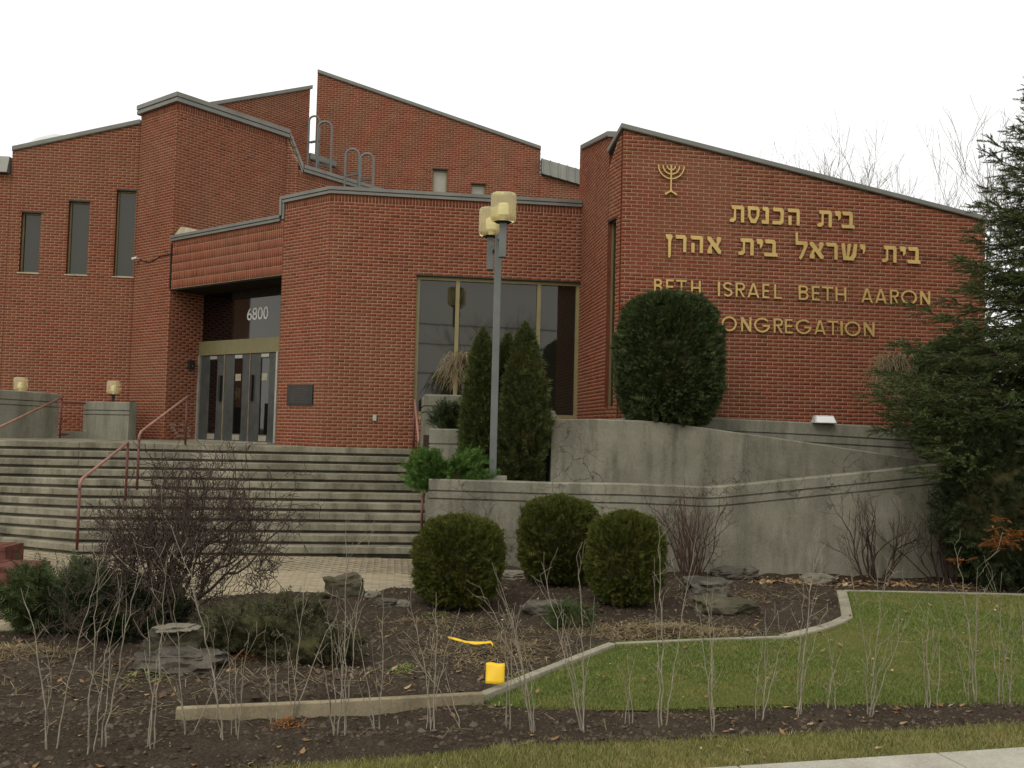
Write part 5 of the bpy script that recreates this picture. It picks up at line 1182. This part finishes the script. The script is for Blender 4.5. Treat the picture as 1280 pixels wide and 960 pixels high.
def clipped(name, base, rx, ry, hgt_, n, size, m, label, cat, e=2.6, lump=.10, seed=0, up=.5, taper=0.0, group=None, stem=True, inner=.82, zc=.5):
    """clipped evergreen: sprays through the outer shell of a rounded body, over a twiggy core"""
    r = np.random.default_rng(seed); base = np.array(base, float); root = empty(name, tuple(base), label, cat, group)
    rz = hgt_ / 2 * 1.0; c = base + np.array([0, 0, rz + .02])
    t = r.uniform(-.97, 1, n); a = r.uniform(0, 2 * pi, n)
    # more points towards the cap so the top is closed
    t = np.where(r.random(n) < .22, 1 - r.random(n) ** 2 * .4, t)
    rr = (1 - np.abs(t) ** e).clip(0.0, 1) ** (1 / e)
    cap = t > .93; rr = np.where(cap, rr * np.sqrt(r.random(n)), rr)
    wob = np.array([noise.noise((cos(a_) * 2.2 + seed, sin(a_) * 2.2, t_ * 2.4)) + .9 * noise.noise((cos(a_) * 5 + seed, sin(a_) * 5, t_ * 6 * hgt_ / max(rx * 2, .1))) + .5 * noise.noise((cos(a_) * 11 + seed, sin(a_) * 11, t_ * 12 * hgt_ / max(rx * 2, .1))) for a_, t_ in zip(a, t)])
    dep = 1 - r.random(n) ** 1.6 * .16 + lump * wob
    tp = 1 - taper * (t + 1) / 2
    pos = np.stack([c[0] + rx * rr * tp * np.cos(a) * dep, c[1] + ry * rr * tp * np.sin(a) * dep, c[2] + rz * t * (.5 + .5 * dep)], -1)
    nrm = np.stack([np.cos(a) * rr / rx, np.sin(a) * rr / ry, np.sign(t) * np.abs(t) ** (e - 1) / rz], -1); nrm /= np.linalg.norm(nrm, axis=1, keepdims=True)
    dr = nrm + np.array([0, 0, up]) + r.normal(0, .35, (n, 3)); sc = size * r.uniform(.65, 1.35, n) * np.where(r.random(n) < .04, 1.9, 1.0)
    pos = pos - dr / np.linalg.norm(dr, axis=1, keepdims=True) * sc[:, None] * .6
    gap = np.array([noise.noise((cos(a_) * 4.3 + seed, sin(a_) * 4.3, t_ * 4.6 * hgt_ / max(rx * 2, .1) + 7.0)) for a_, t_ in zip(a, t)]) > -.38
    pos, dr, sc = pos[gap], dr[gap], sc[gap]; n = len(pos)
    V, F = scatter(ST, SF, pos, dr, sc, r.uniform(0, 6.28, n)); mesh('foliage', V, [F], m, root)
    # core (tapered blob)
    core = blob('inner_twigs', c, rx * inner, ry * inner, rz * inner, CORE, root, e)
    if taper:
        me = core.data; W = np.empty(len(me.vertices) * 3); me.vertices.foreach_get('co', W); W = W.reshape(-1, 3); lc = c - WL[core.name]; f = 1 - taper * ((W[:, 2] - lc[2]) / rz + 1) / 2
        W[:, 0] = lc[0] + (W[:, 0] - lc[0]) * f; W[:, 1] = lc[1] + (W[:, 1] - lc[1]) * f; me.vertices.foreach_set('co', W.ravel()); me.update()
    if stem:
        mb = MB(); mb.tube([base - np.array([0, 0, .1]), base + np.array([0, 0, .4 * hgt_])], [.05, .035], 8); part(mb, 'stem', BARKDARK, root)
    return root
GG = 'clipped globe cedars in front of the planter wall'
b = gp(572, 757); clipped('globe_cedar', b, .505, .5, .98, 17000, .058, GLOBE, 'olive globe cedar nearest the steps, standing apart', 'shrub', 3.1, seed=1, group=GG)
b = gp(698, 730); clipped('globe_cedar', b, .53, .52, 1.10, 16000, .062, GLOBE, 'olive globe cedar in the middle, behind its neighbour', 'shrub', 2.8, seed=2, group=GG)
b = gp(781, 756); clipped('globe_cedar', b, .455, .44, 1.04, 14000, .062, GLOBE, 'olive globe cedar on the right, before the reddish bare shrub', 'shrub', 2.6, seed=3, group=GG)
# large clipped cedar in front of the lettering
b = at(835, 522, 15.35); b[2] = 2.22
clipped('clipped_cedar', b, .90, .84, 2.27, 32000, .085, TOPIARY, 'big dark green dome shaped cedar hiding part of the lettering', 'shrub', 3.0, lump=.07, seed=4, up=.3)
# column cedars round the lamp post
CG = 'column cedars around the lamp post'
for (px_, ytop, yb, Y_, rx, sd_, lb) in ((599, 421, 600, 15.0, .40, 5, 'slim column cedar left of the lamp post'), (630, 428, 598, 15.5, .36, 6, 'column cedar half hidden behind the lamp post'), (653, 415, 600, 14.85, .50, 7, 'fullest column cedar right of the lamp post')):
    bt = at(px_, yb, Y_); tp__ = at(px_ + 4, ytop, Y_); bt[2] = 1.22
    clipped('column_cedar', bt, rx, rx * .95, float(tp__[2]) - 1.22, 11000, .125, CEDAR, lb, 'tree', 2.0, .2, sd_, up=.9, taper=.52, group=CG)
# planter soil
def planter_soil(pts, z, label):
    n = len(pts); V = [(p[0], p[1], z) for p in pts] + [(p[0], p[1], z - .3) for p in pts]
    tag(mesh('planter_soil', V, [tuple(range(n))] + [(i, i + n, (i + 1) % n + n, (i + 1) % n) for i in range(n)], SOIL), label, None, None, 'structure')
planter_soil([tuple(pl_pts[0][:2] + np.array([.1, .1])), tuple(pl_pts[2][:2] + np.array([.0, .1])), tuple(np.array(e0[:2]) + np.array([-.15, .0])), tuple(np.array(t2[1][:2]) + np.array([-.5, .1])), tuple(np.array(t2[0][:2]) + np.array([.05, .1]))], 1.26, 'soil in the planter under the lamp post')
planter_soil([(p[0], p[1] + .1) for p in (t2[0], t2[1])] + [(t3[1][0], t3[1][1] + .05), (t3[0][0], t3[0][1] + .05)], float(t2[0][2]) - .12, 'soil in the middle planter tier')
planter_soil([(t3[0][0] + .05, t3[0][1] + .1), (t3[1][0], t3[1][1] + .1), tuple(xy(P0, U, 3.2, .05)), tuple(xy(P0, U, 1.95, .05))], float(t3[0][2]) - .1, 'soil in the highest planter tier')
planter_soil([tuple(np.array(p4[1][:2]) + np.array([0, .1])), tuple(np.array(p4[4][:2]) + np.array([0, .1])), (8.0, 16.9), (1.9, 16.15)], 2.22, 'soil strip at the foot of the lettered wall')

def juniper(name, base, rx, ry, h, n, size, m, label, seed, up=.25, droop=0.0, cat='shrub', group=None):
    """spreading juniper: sprays radiating from inside a low uneven mound"""
    r = np.random.default_rng(seed); base = np.array(base, float); root = empty(name, tuple(base), label, cat, group)
    nb = 46; br = []
    for k in range(nb):
        a = r.uniform(0, 6.28); el = r.uniform(.08, 1.0); L = r.uniform(.6, 1.0)
        tip = base + np.array([cos(a) * cos(el) * rx * L * 1.05, sin(a) * cos(el) * ry * L * 1.05, .06 + sin(el) * h * L]); br.append(tip)
    br = np.array(br); S = []
    for tip in br: mid = base + (tip - base) * .5 + np.array([0, 0, .08 * h]); S += [(*base, .014, *mid, .01), (*mid, .01, *tip, .004)]
    segs_mesh('branch', S, BARKDARK, root, 4)
    k = r.integers(0, nb, n); t = r.random(n) ** .55; mid = base + (br[k] - base) * .5 + np.array([0, 0, .08 * h]); tt = t[:, None]
    pos = (1 - tt) ** 2 * base + 2 * tt * (1 - tt) * mid + tt ** 2 * br[k] + r.normal(0, 1, (n, 3)) * np.array([rx, ry, h]) * .085
    pos[:, 2] = np.maximum(pos[:, 2], base[2] + .02)
    dr = (br[k] - base); dr = dr / np.linalg.norm(dr, axis=1, keepdims=True) + r.normal(0, .45, (n, 3)) + np.array([0, 0, up])
    V, F = scatter(ST, SF, pos, dr, size * r.uniform(.6, 1.4, n), r.uniform(0, 6.28, n)); mesh('foliage', V, [F], m, root)
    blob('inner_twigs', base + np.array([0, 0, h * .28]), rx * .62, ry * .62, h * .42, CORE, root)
    return root
b = at(556, 596, 13.95); b[2] = 1.25; juniper('juniper', b, .62, .45, .62, 5200, .12, JUNIPER, 'bright green juniper spilling over the planter corner', 31, .2)
b = at(568, 536, 15.9); b[2] = 2.05; juniper('juniper', b, .42, .35, .62, 2600, .10, YEW, 'small dark juniper in the middle planter tier', 32)
b = gp(75, 786); b[2] = 0; juniper('juniper', b, .66, .55, .72, 6500, .11, TOPIARY, 'green spreading juniper left of the large bare shrub', 33, .15)
b = gp(140, 792); b[2] = 0; juniper('juniper', b, .78, .5, .62, 6500, .11, YEW, 'dark spreading juniper at the foot of the large bare shrub', 39, .15)
b = gp(335, 812); juniper('juniper', b, .78, .5, .45, 6000, .095, JUNIPER2, 'low grey green juniper mound beside the mossy boulder', 34, .15)
b = gp(395, 826); juniper('juniper', b, .42, .3, .3, 2400, .085, JUNIPER2, 'small juniper mound right of the low grey green one', 35, .15)
b = gp(715, 785); juniper('juniper', b, .28, .2, .24, 1000, .07, TOPIARY, 'tiny dark green juniper before the flat topped stone', 36)
# evergreens behind the ramp and under the spruce
b = at(1192, 470, 15.3); b[2] = 2.1; clipped('rounded_cedar', b, .72, .6, 1.75, 6000, .10, TOPIARY, 'rounded green cedar at the right end of the lettered wall', 'shrub', 2.3, .1, 8, up=.4)
b = gp(1275, 738); clipped('yew_shrub', (b[0], 12.7, .18), .98, .8, 2.15, 9000, .12, YEW, 'dark yew under the spruce at the right edge', 'shrub', 2.4, .16, 9, up=.2)
yw = bpy.data.objects['yew_shrub']
r = np.random.default_rng(77); pos = []; 
for (x, y, k, sp) in ((1247, 679, 26, 10), (1258, 677, 20, 7), (1274, 668, 26, 8), (1241, 662, 6, 4), (1258, 649, 8, 4), (1199, 700, 10, 6)):
    for _ in range(k): pos.append(at(x + r.normal(0, sp * .6), y + r.normal(0, sp * .35), 11.75))
pos = np.array(pos); V, F = scatter(NT, NF, pos, r.normal(0, 1, (len(pos), 3)) * np.array([1, .5, .3]) - np.array([.5, 0, .1]), r.uniform(.09, .17, len(pos)), r.uniform(0, 6, len(pos)))
dsp = mesh('dead_sprig', V, [F], RUSTN, yw); dsp['label'] = 'rust brown dead sprig'
# ------------------------------------------------------------------ the spruce at the right edge
TX, TY = 8.1, 13.4
sp_ = empty('spruce_tree', (TX, TY, .15), 'tall spruce with drooping boughs at the right edge', 'tree')
mb = MB(); mb.tube([(TX, TY, .1), (TX + .03, TY, 3), (TX, TY, 6), (TX, TY, 7.5)], [.19, .15, .09, .015], 10); part(mb, 'trunk', BARKTREE, sp_, smooth=True)
def sp_len(z): return float(np.interp(z, [.9, 1.4, 2.0, 2.6, 3.4, 4.4, 5.4, 6.3, 7.2, 8.4, 9.1], [1.5, 1.9, 2.35, 2.65, 2.55, 1.95, 1.3, .95, .5, .3, .08]))
r = np.random.default_rng(5); S = []; TP = []; TD = []
nb = 340
reach = [at(x, y, Y_) for x, y, Y_ in ((1202, 338, 13.2), (1208, 366, 13.0), (1140, 412, 13.0), (1132, 432, 12.8), (1096, 470, 12.9), (1106, 500, 12.7), (1128, 520, 12.6), (1150, 556, 12.4), (1168, 536, 12.7), (1225, 285, 13.3), (1140, 455, 12.3), (1180, 575, 12.2))]
for k in range(nb + len(reach)):
    if k < nb:
        z = .9 + 6.6 * (k / nb) ** 1.15; a = k * 2.399 + r.uniform(-.3, .3); L = sp_len(z) * r.uniform(.72, 1.06)
        if z < 5 and cos(a) > .5: L *= .8
        if 3.6 < z < 5.4 and cos(a) < -.2: L *= .82
    else:
        tq = reach[k - nb]; a = math.atan2(tq[1] - TY, tq[0] - TX); L = math.hypot(tq[0] - TX, tq[1] - TY); z = float(tq[2]) - .04 * L
    ca, sa = cos(a), sin(a); p = np.array([TX, TY, z]); prev = p; ns = max(5, int(L / .16)); rise = r.uniform(.05, .28) if z > 4.2 else r.uniform(-.10, .2)
    for i in range(1, ns + 1):
        t = i / ns; q = p + np.array([ca * L * t, sa * L * t, L * (rise * t - .30 * t * t * (1 if z < 6 else .2) + .30 * t ** 3)]) + r.normal(0, .012, 3)
        S.append((*prev, .022 * (1 - t) + .004, *q, .022 * (1 - t - 1 / ns).clip(0) + .004) if False else (*prev, .020 * (1.05 - t) + .003, *q, .020 * max(0, 1.0 - t) + .003))
        prevd = (q - prev) / np.linalg.norm(q - prev)
        if t > .16:
            for sd_ in (-1, 1):
                side = np.array([-sa * sd_, ca * sd_, 0]); sl2 = (.42 * (1 - t * .72) * min(1, L / 1.4) + .07) * r.uniform(.7, 1.25)
                dirn = prevd * .75 + side * .8 + np.array([0, 0, r.uniform(-.28, .02)]); dirn /= np.linalg.norm(dirn); e = q + dirn * sl2
                S.append((*q, .006, *e, .002)); nn_ = max(2, int(sl2 / .06))
                for j in range(nn_):
                    tj = (j + r.random()) / nn_; s_p = q + (e - q) * tj; off = r.normal(0, .3, 3); TP.append(s_p); TD.append(dirn + off * .9 + np.array([0, 0, -.08]))
                TP.append(e - dirn * .05); TD.append(dirn)
        TP.append(prev + (q - prev) * r.random()); TD.append(prevd + r.normal(0, .35, 3))
        prev = q
    TP.append(prev - prevd * .06); TD.append(prevd + np.array([0, 0, .15]))
segs_mesh('bough', S, BARKDARK, sp_, 4)
TP = np.array(TP); TD = np.array(TD); nT = len(TP)
V, F = scatter(NT, NF, TP, TD, r.uniform(.13, .22, nT), r.uniform(0, 6.28, nT)); mesh('needles', V, [F], SPRUCE, sp_)
print('spruce twigs', nT)

# ------------------------------------------------------------------ bare wood
def grow(r, p, d, L, rad, depth, S, spread=.5, up=.1, taper=.7, nseg=4, wig=.12, kids=(2, 3), lmul=(.55, .8), minr=.0014, box=None):
    d = np.array(d, float); d /= np.linalg.norm(d); p = np.array(p, float); pts = [p]; r1 = max(minr, rad * taper)
    for i in range(nseg):
        d = d + r.normal(0, wig, 3) + np.array([0, 0, up]) / nseg; d /= np.linalg.norm(d); q = p + d * L / nseg
        a = rad + (r1 - rad) * i / nseg; b_ = rad + (r1 - rad) * (i + 1) / nseg; S.append((*p, a, *q, b_)); p = q; pts.append((p, d.copy()))
    if depth <= 0: return
    k = r.integers(kids[0], kids[1] + 1)
    for j in range(k):
        bi = nseg if j == 0 else r.integers(max(1, nseg // 3), nseg + 1); bp_, bd = pts[bi]
        nd = bd + r.normal(0, spread, 3); grow(r, bp_, nd, L * r.uniform(*lmul), max(minr, r1 * (.85 if j == 0 else .62)), depth - 1, S, spread, up, taper, nseg, wig, kids, lmul, minr, box)
def bare_shrub(name, base, stems, label, m, seed, L, rad, depth, fan=(.9, .7), spread=.45, up=.25, cat='shrub', minr=.0016, group=None, kids=(2, 3), lmul=(.55, .8), wig=.12, fit=None):
    r = np.random.default_rng(seed); base = np.array(base, float); root = empty(name, tuple(base), label, cat, group); ST_ = []
    for k in range(stems):
        S = []; a = r.uniform(0, 6.28); rr = math.sqrt(r.random()); d = np.array([cos(a) * rr * fan[0], sin(a) * rr * fan[1], 1.0])
        b0 = base + np.array([cos(a) * .06, sin(a) * .06, -.04]) * (1 + rr)
        grow(r, b0, d, L * r.uniform(.8, 1.15), rad * r.uniform(.7, 1.2), depth, S, spread, up, .72, 4, wig, kids, lmul, minr)
        ST_.append(np.array(S))
    if fit:
        al = np.concatenate(ST_); w_ = np.percentile(np.abs(al[:, 4] - base[0]), 96); h_ = (al[:, 6] - base[2]).max(); d_ = np.percentile(np.abs(al[:, 5] - base[1]), 96)
        for S in ST_:
            for o_ in (0, 4):
                S[:, o_] = base[0] + (S[:, o_] - base[0]) * fit[0] / w_ + fit[2] * np.clip((S[:, o_ + 2] - base[2]) / h_ * 2, 0, 1); S[:, o_ + 1] = base[1] + (S[:, o_ + 1] - base[1]) * fit[0] / d_
                S[:, o_ + 2] = base[2] + (S[:, o_ + 2] - base[2]) * fit[1] / h_
    for S in ST_: segs_mesh('stem', S, m, root, 4 if rad > .01 else 3)
    return root
# large twiggy shrub on the left
b = gp(200, 790); b[2] = .02
bare_shrub('bare_shrub', b, 18, 'large dense bare shrub in front of the steps, dark tangled twigs', BARKTWIG, 41, .66, .021, 5, fan=(.42, .4), spread=.72, up=.16, minr=.0031, kids=(2, 4), lmul=(.6, .78), wig=.24, fit=(.93, 2.12, .12))
bare_shrub('bare_shrub', at(866, 716, 12.85) * np.array([1, 1, 0]) + np.array([0, 0, .2]), 20, 'reddish bare shrub behind the right globe cedar', BARKRED, 42, .54, .012, 3, fan=(.42, .3), spread=.28, up=.3, minr=.002)
bare_shrub('bare_shrub', at(1092, 718, 12.95) * np.array([1, 1, 0]) + np.array([0, 0, .2]), 13, 'upright dark bare shrub against the middle of the ramp wall', BARKDARK, 43, .52, .013, 3, fan=(.55, .3), spread=.3, up=.25, minr=.002)
bare_shrub('bare_shrub', at(1186, 722, 12.95) * np.array([1, 1, 0]) + np.array([0, 0, .2]), 14, 'dark bare shrub beside the yew at the ramp end', BARKDARK, 44, .54, .013, 3, fan=(.6, .3), spread=.32, up=.2, minr=.002)
# weeping standard in the upper planter
def weeper(base, zt, rad, n, label, seed, m=DRYTWIG, drop=.5):
    r = np.random.default_rng(seed); base = np.array(base, float); root = empty('weeping_shrub', tuple(base), label, 'shrub')
    mb = MB(); top_ = base + np.array([.03, 0, zt]); mb.tube([base, base + np.array([.01, 0, zt * .5]), top_], [.03, .026, .03], 8); part(mb, 'trunk', BARKGREY, root)
    S = []
    for k in range(n):
        a = r.uniform(0, 6.28); R = rad * r.uniform(.3, 1.0); H = r.uniform(.08, .34); dr = drop * r.uniform(.25, 1.0); prev = top_; kk = r.normal(0, .55)
        for i in range(1, 8):
            t = i / 7; aa = a + kk * t; q = top_ + np.array([cos(aa) * R * t ** .8, sin(aa) * R * t ** .8, H * sin(pi * min(1, t * 1.1)) - dr * max(0, t - .35) ** 1.7 * 1.6]) + r.normal(0, .022, 3); w = .006 * (1 - t) + .0024; S.append((*prev, w + .001, *q, w)); prev = q
        if r.random() < .12: e = top_ + np.array([cos(a) * R * .4, sin(a) * R * .4, r.uniform(.2, .4)]); S.append((*top_, .005, *e, .002))
    segs_mesh('twig', S, m, root, 3); return root
bt = at(577, 536, 16.2); bt[2] = 2.0; tz = float(at(574, 462, 16.2)[2])
weeper(bt, tz - 2.0, .64, 210, 'weeping bare standard shrub in front of the big window', 51, drop=.55)
bt = at(1118, 525, 15.55); bt[2] = 2.2; tz = float(at(1118, 466, 15.55)[2])
weeper(bt, tz - 2.2, .66, 230, 'brown weeping bare shrub at the foot of the lettered wall', 52, drop=.75)
# bare trees behind the right block
def bare_tree(base, h, label, seed, depth=5, lean=0.0, spread=.33, rad=.16):
    r = np.random.default_rng(seed); root = empty('bare_tree', tuple(base), label, 'tree', 'leafless trees behind the lettered wall'); S = []
    base = np.array(base, float); top_ = base + np.array([lean, 0, h * .42]); mb = MB(); mb.tube([base, (base + top_) / 2 + np.array([.05, 0, 0]), top_], [rad, rad * .8, rad * .6], 8); part(mb, 'trunk', BARKTREE, root, smooth=True)
    for k in range(6): grow(r, top_ - np.array([0, 0, .35 * k]), (r.normal(lean * .15, .42), r.normal(0, .4), 1.0), h * .27 * r.uniform(.8, 1.1), rad * .42, depth, S, spread, .30, .66, 4, .055, (2, 3), (.68, .88), .0066)
    S = np.array(S); k = (h - h * .42) / max(1e-6, S[:, 6].max() - top_[2]) ; ref = np.array([top_[0], top_[1], top_[2]])
    for o_ in (0, 4): S[:, o_:o_ + 3] = ref + (S[:, o_:o_ + 3] - ref) * k
    segs_mesh('crown', S, BARKTREE, root, 3); return root
bare_tree(tuple(at(1205, 560, 36) * np.array([1, 1, 0])), 14.9, 'tallest leafless tree beside the spruce top', 61, lean=.4)
bare_tree(tuple(at(1075, 560, 42) * np.array([1, 1, 0])), 17.0, 'middle leafless tree above the sloping roof edge', 62)
bare_tree(tuple(at(990, 560, 48) * np.array([1, 1, 0])), 19.0, 'small leafless tree farthest along the roof edge', 63, rad=.14)
bare_tree(tuple(at(1285, 560, 34) * np.array([1, 1, 0])), 14.6, 'leafless tree showing behind the spruce at the right edge', 64)
bare_tree(tuple(at(1140, 560, 46) * np.array([1, 1, 0])), 16.6, 'thin leafless tree between the middle and tallest ones', 65, rad=.13)
# ------------------------------------------------------------------ row of bare whips in the front strip
WH = [
 ((62, 941), [(26, 735), (68, 800), (140, 667)], 'pale forked whip nearest the bottom left corner'),
 ((112, 947), [(124, 724), (138, 770)], 'straight pale whip right of the bottom left fork'),
 ((129, 941), [(176, 705), (150, 740)], 'whip leaning right below the dark juniper'),
 ((189, 939), [(184, 770), (202, 795), (210, 690)], 'twin stemmed whip below the mossy boulder'),
 ((234, 924), [(220, 850), (289, 826), (212, 720)], 'short spreading whip at the left end of the edging board'),
 ((277, 932), [(215, 660), (262, 790)], 'long whip leaning left across the large bare shrub'),
 ((292, 930), [(294, 825), (283, 785), (312, 790)], 'short upright whip behind the edging end'),
 ((343, 905), [(333, 810), (344, 800)], 'slender whip left of the juniper mound on the edging'),
 ((365, 898), [(424, 762), (385, 700), (357, 800)], 'bowed whip crossing before the juniper mounds'),
 ((416, 920), [(401, 815), (410, 760)], 'thin whip right of the bowed one'),
 ((427, 920), [(446, 752), (432, 640), (455, 700), (420, 770)], 'tall bushy whip before the angular boulder'),
 ((473, 912), [(446, 800), (465, 805), (480, 730), (441, 840)], 'loose whip over the middle of the edging board'),
 ((534, 915), [(545, 740), (541, 800), (575, 760), (510, 745)], 'tall whip below the left globe shrub'),
 ((579, 909), [(495, 794), (553, 830)], 'whip leaning far left before the yellow tape'),
 ((637, 911), [(632, 790), (641, 770)], 'single thin whip just right of the yellow card'),
 ((666, 914), [(601, 735), (615, 703), (640, 760), (625, 740), (655, 800)], 'many stemmed whip fanning up before the two right globe cedars'),
 ((729, 912), [(677, 703), (700, 790), (742, 770), (724, 690), (690, 740)], 'broad many stemmed whip at the lawn corner'),
 ((787, 903), [(784, 820), (795, 815), (776, 830)], 'small low whip on the front edge of the lawn'),
 ((830, 908), [(823, 657), (816, 720), (871, 670)], 'tall whip forked like a Y before the reddish shrub'),
 ((892, 912), [(884, 740), (890, 760), (870, 745)], 'double stemmed whip left of the lone straight one'),
 ((950, 900), [(957, 762), (955, 790), (985, 775)], 'lone straight whip on the lawn edge'),
 ((999, 895), [(1026, 658), (1020, 740), (1035, 760), (1006, 720)], 'tall feathery whip below the pale flat stone'),
 ((1036, 889), [(1046, 800), (1034, 790), (1052, 815)], 'short grey whip right of the feathery one'),
 ((1086, 895), [(1064, 722), (1150, 750), (1086, 780), (1110, 700), (1125, 760)], 'widest spreading whip in the middle of the lawn'),
 ((1157, 885), [(1152, 790), (1160, 765), (1172, 800)], 'short whip with a crooked top left of its straight twin'),
 ((1167, 885), [(1174, 782)], 'short straight whip right of the crooked one'),
 ((1217, 879), [(1193, 683), (1212, 760), (1176, 745), (1222, 710)], 'tallest whip before the yew'),
 ((1251, 881), [(1236, 780), (1250, 740), (1266, 750)], 'thin forked whip near the right edge'),
 ((1261, 881), [(1268, 790), (1240, 712)], 'slim whip close beside the thin forked one'),
 ((1284, 884), [(1272, 740), (1279, 780)], 'whip cut by the right picture edge')]
for wi, (bpx, tips, lab) in enumerate(WH):
    r = np.random.default_rng(900 + wi); base = gp(*bpx); root = empty('bare_whip', tuple(map(float, base)), lab, 'sapling', 'row of bare whips along the front strip')
    for ti, tp_ in enumerate(tips):
        S = []; tipw = at(tp_[0], tp_[1], float(base[1]) + r.normal(0, .12)); b0 = base + np.array([r.normal(0, .02), r.normal(0, .02), -.03])
        L = np.linalg.norm(tipw - b0); ctrl = b0 + np.array([(tipw[0] - b0[0]) * r.uniform(.1, .5), (tipw[1] - b0[1]) * .4, (tipw[2] - b0[2]) * .55]); n = max(6, int(L / .09)); prev = b0
        r0 = (.0042 + .0019 * min(1.4, L)) * (1.0 if ti == 0 else .78)
        for i in range(1, n + 1):
            t = i / n; q = (1 - t) ** 2 * b0 + 2 * t * (1 - t) * ctrl + t * t * tipw + r.normal(0, .006, 3) * (t < 1); ra = r0 * (1 - .78 * (t - 1 / n)); rb_ = r0 * (1 - .78 * t); S.append((*prev, ra, *q, rb_))
            if t > .22 and r.random() < .62:
                d = (q - prev) / np.linalg.norm(q - prev) + r.normal(0, .6, 3) * np.array([1, .6, .5]); grow(r, q, d, r.uniform(.06, .24) * min(1, L), rb_ * .6, int(r.random() < .4), S, .5, .25, .6, 3, .12, (1, 2), (.5, .8), .0013)
            prev = q
        segs_mesh('stem', S, BARKPALE, root, 5)

# ------------------------------------------------------------------ across the street, seen only mirrored in the glass
for (z0, z1, y0, y1, lb) in ((9.2, 8.6, -9, -13, 'topmost overhead cable mirrored in the big window'), (8.0, 7.7, -9.5, -13, 'middle overhead cable mirrored in the big window'), (6.2, 6.3, -10, -12.5, 'lowest overhead cable mirrored in the big window')):
    ca_ = empty('overhead_cable', (-40, y0, z0), lb, 'cable'); pts = [(-40 + 80 * t, y0 + (y1 - y0) * t, z0 + (z1 - z0) * t - 1.2 * sin(pi * t)) for t in np.linspace(0, 1, 25)]
    mb = MB(); mb.tube(pts, .035, 5); part(mb, 'cable', DOORDARK, ca_)
for (x, y, h_, sd_, lb) in ((-16, -16, 11.0, 71, 'leafless street tree mirrored in the entrance glass'), (9, -20, 10.0, 72, 'leafless street tree mirrored in the big window')):
    o_ = bare_tree((x, y, 0), h_, lb, sd_, rad=.2); o_['group'] = 'leafless trees across the street'
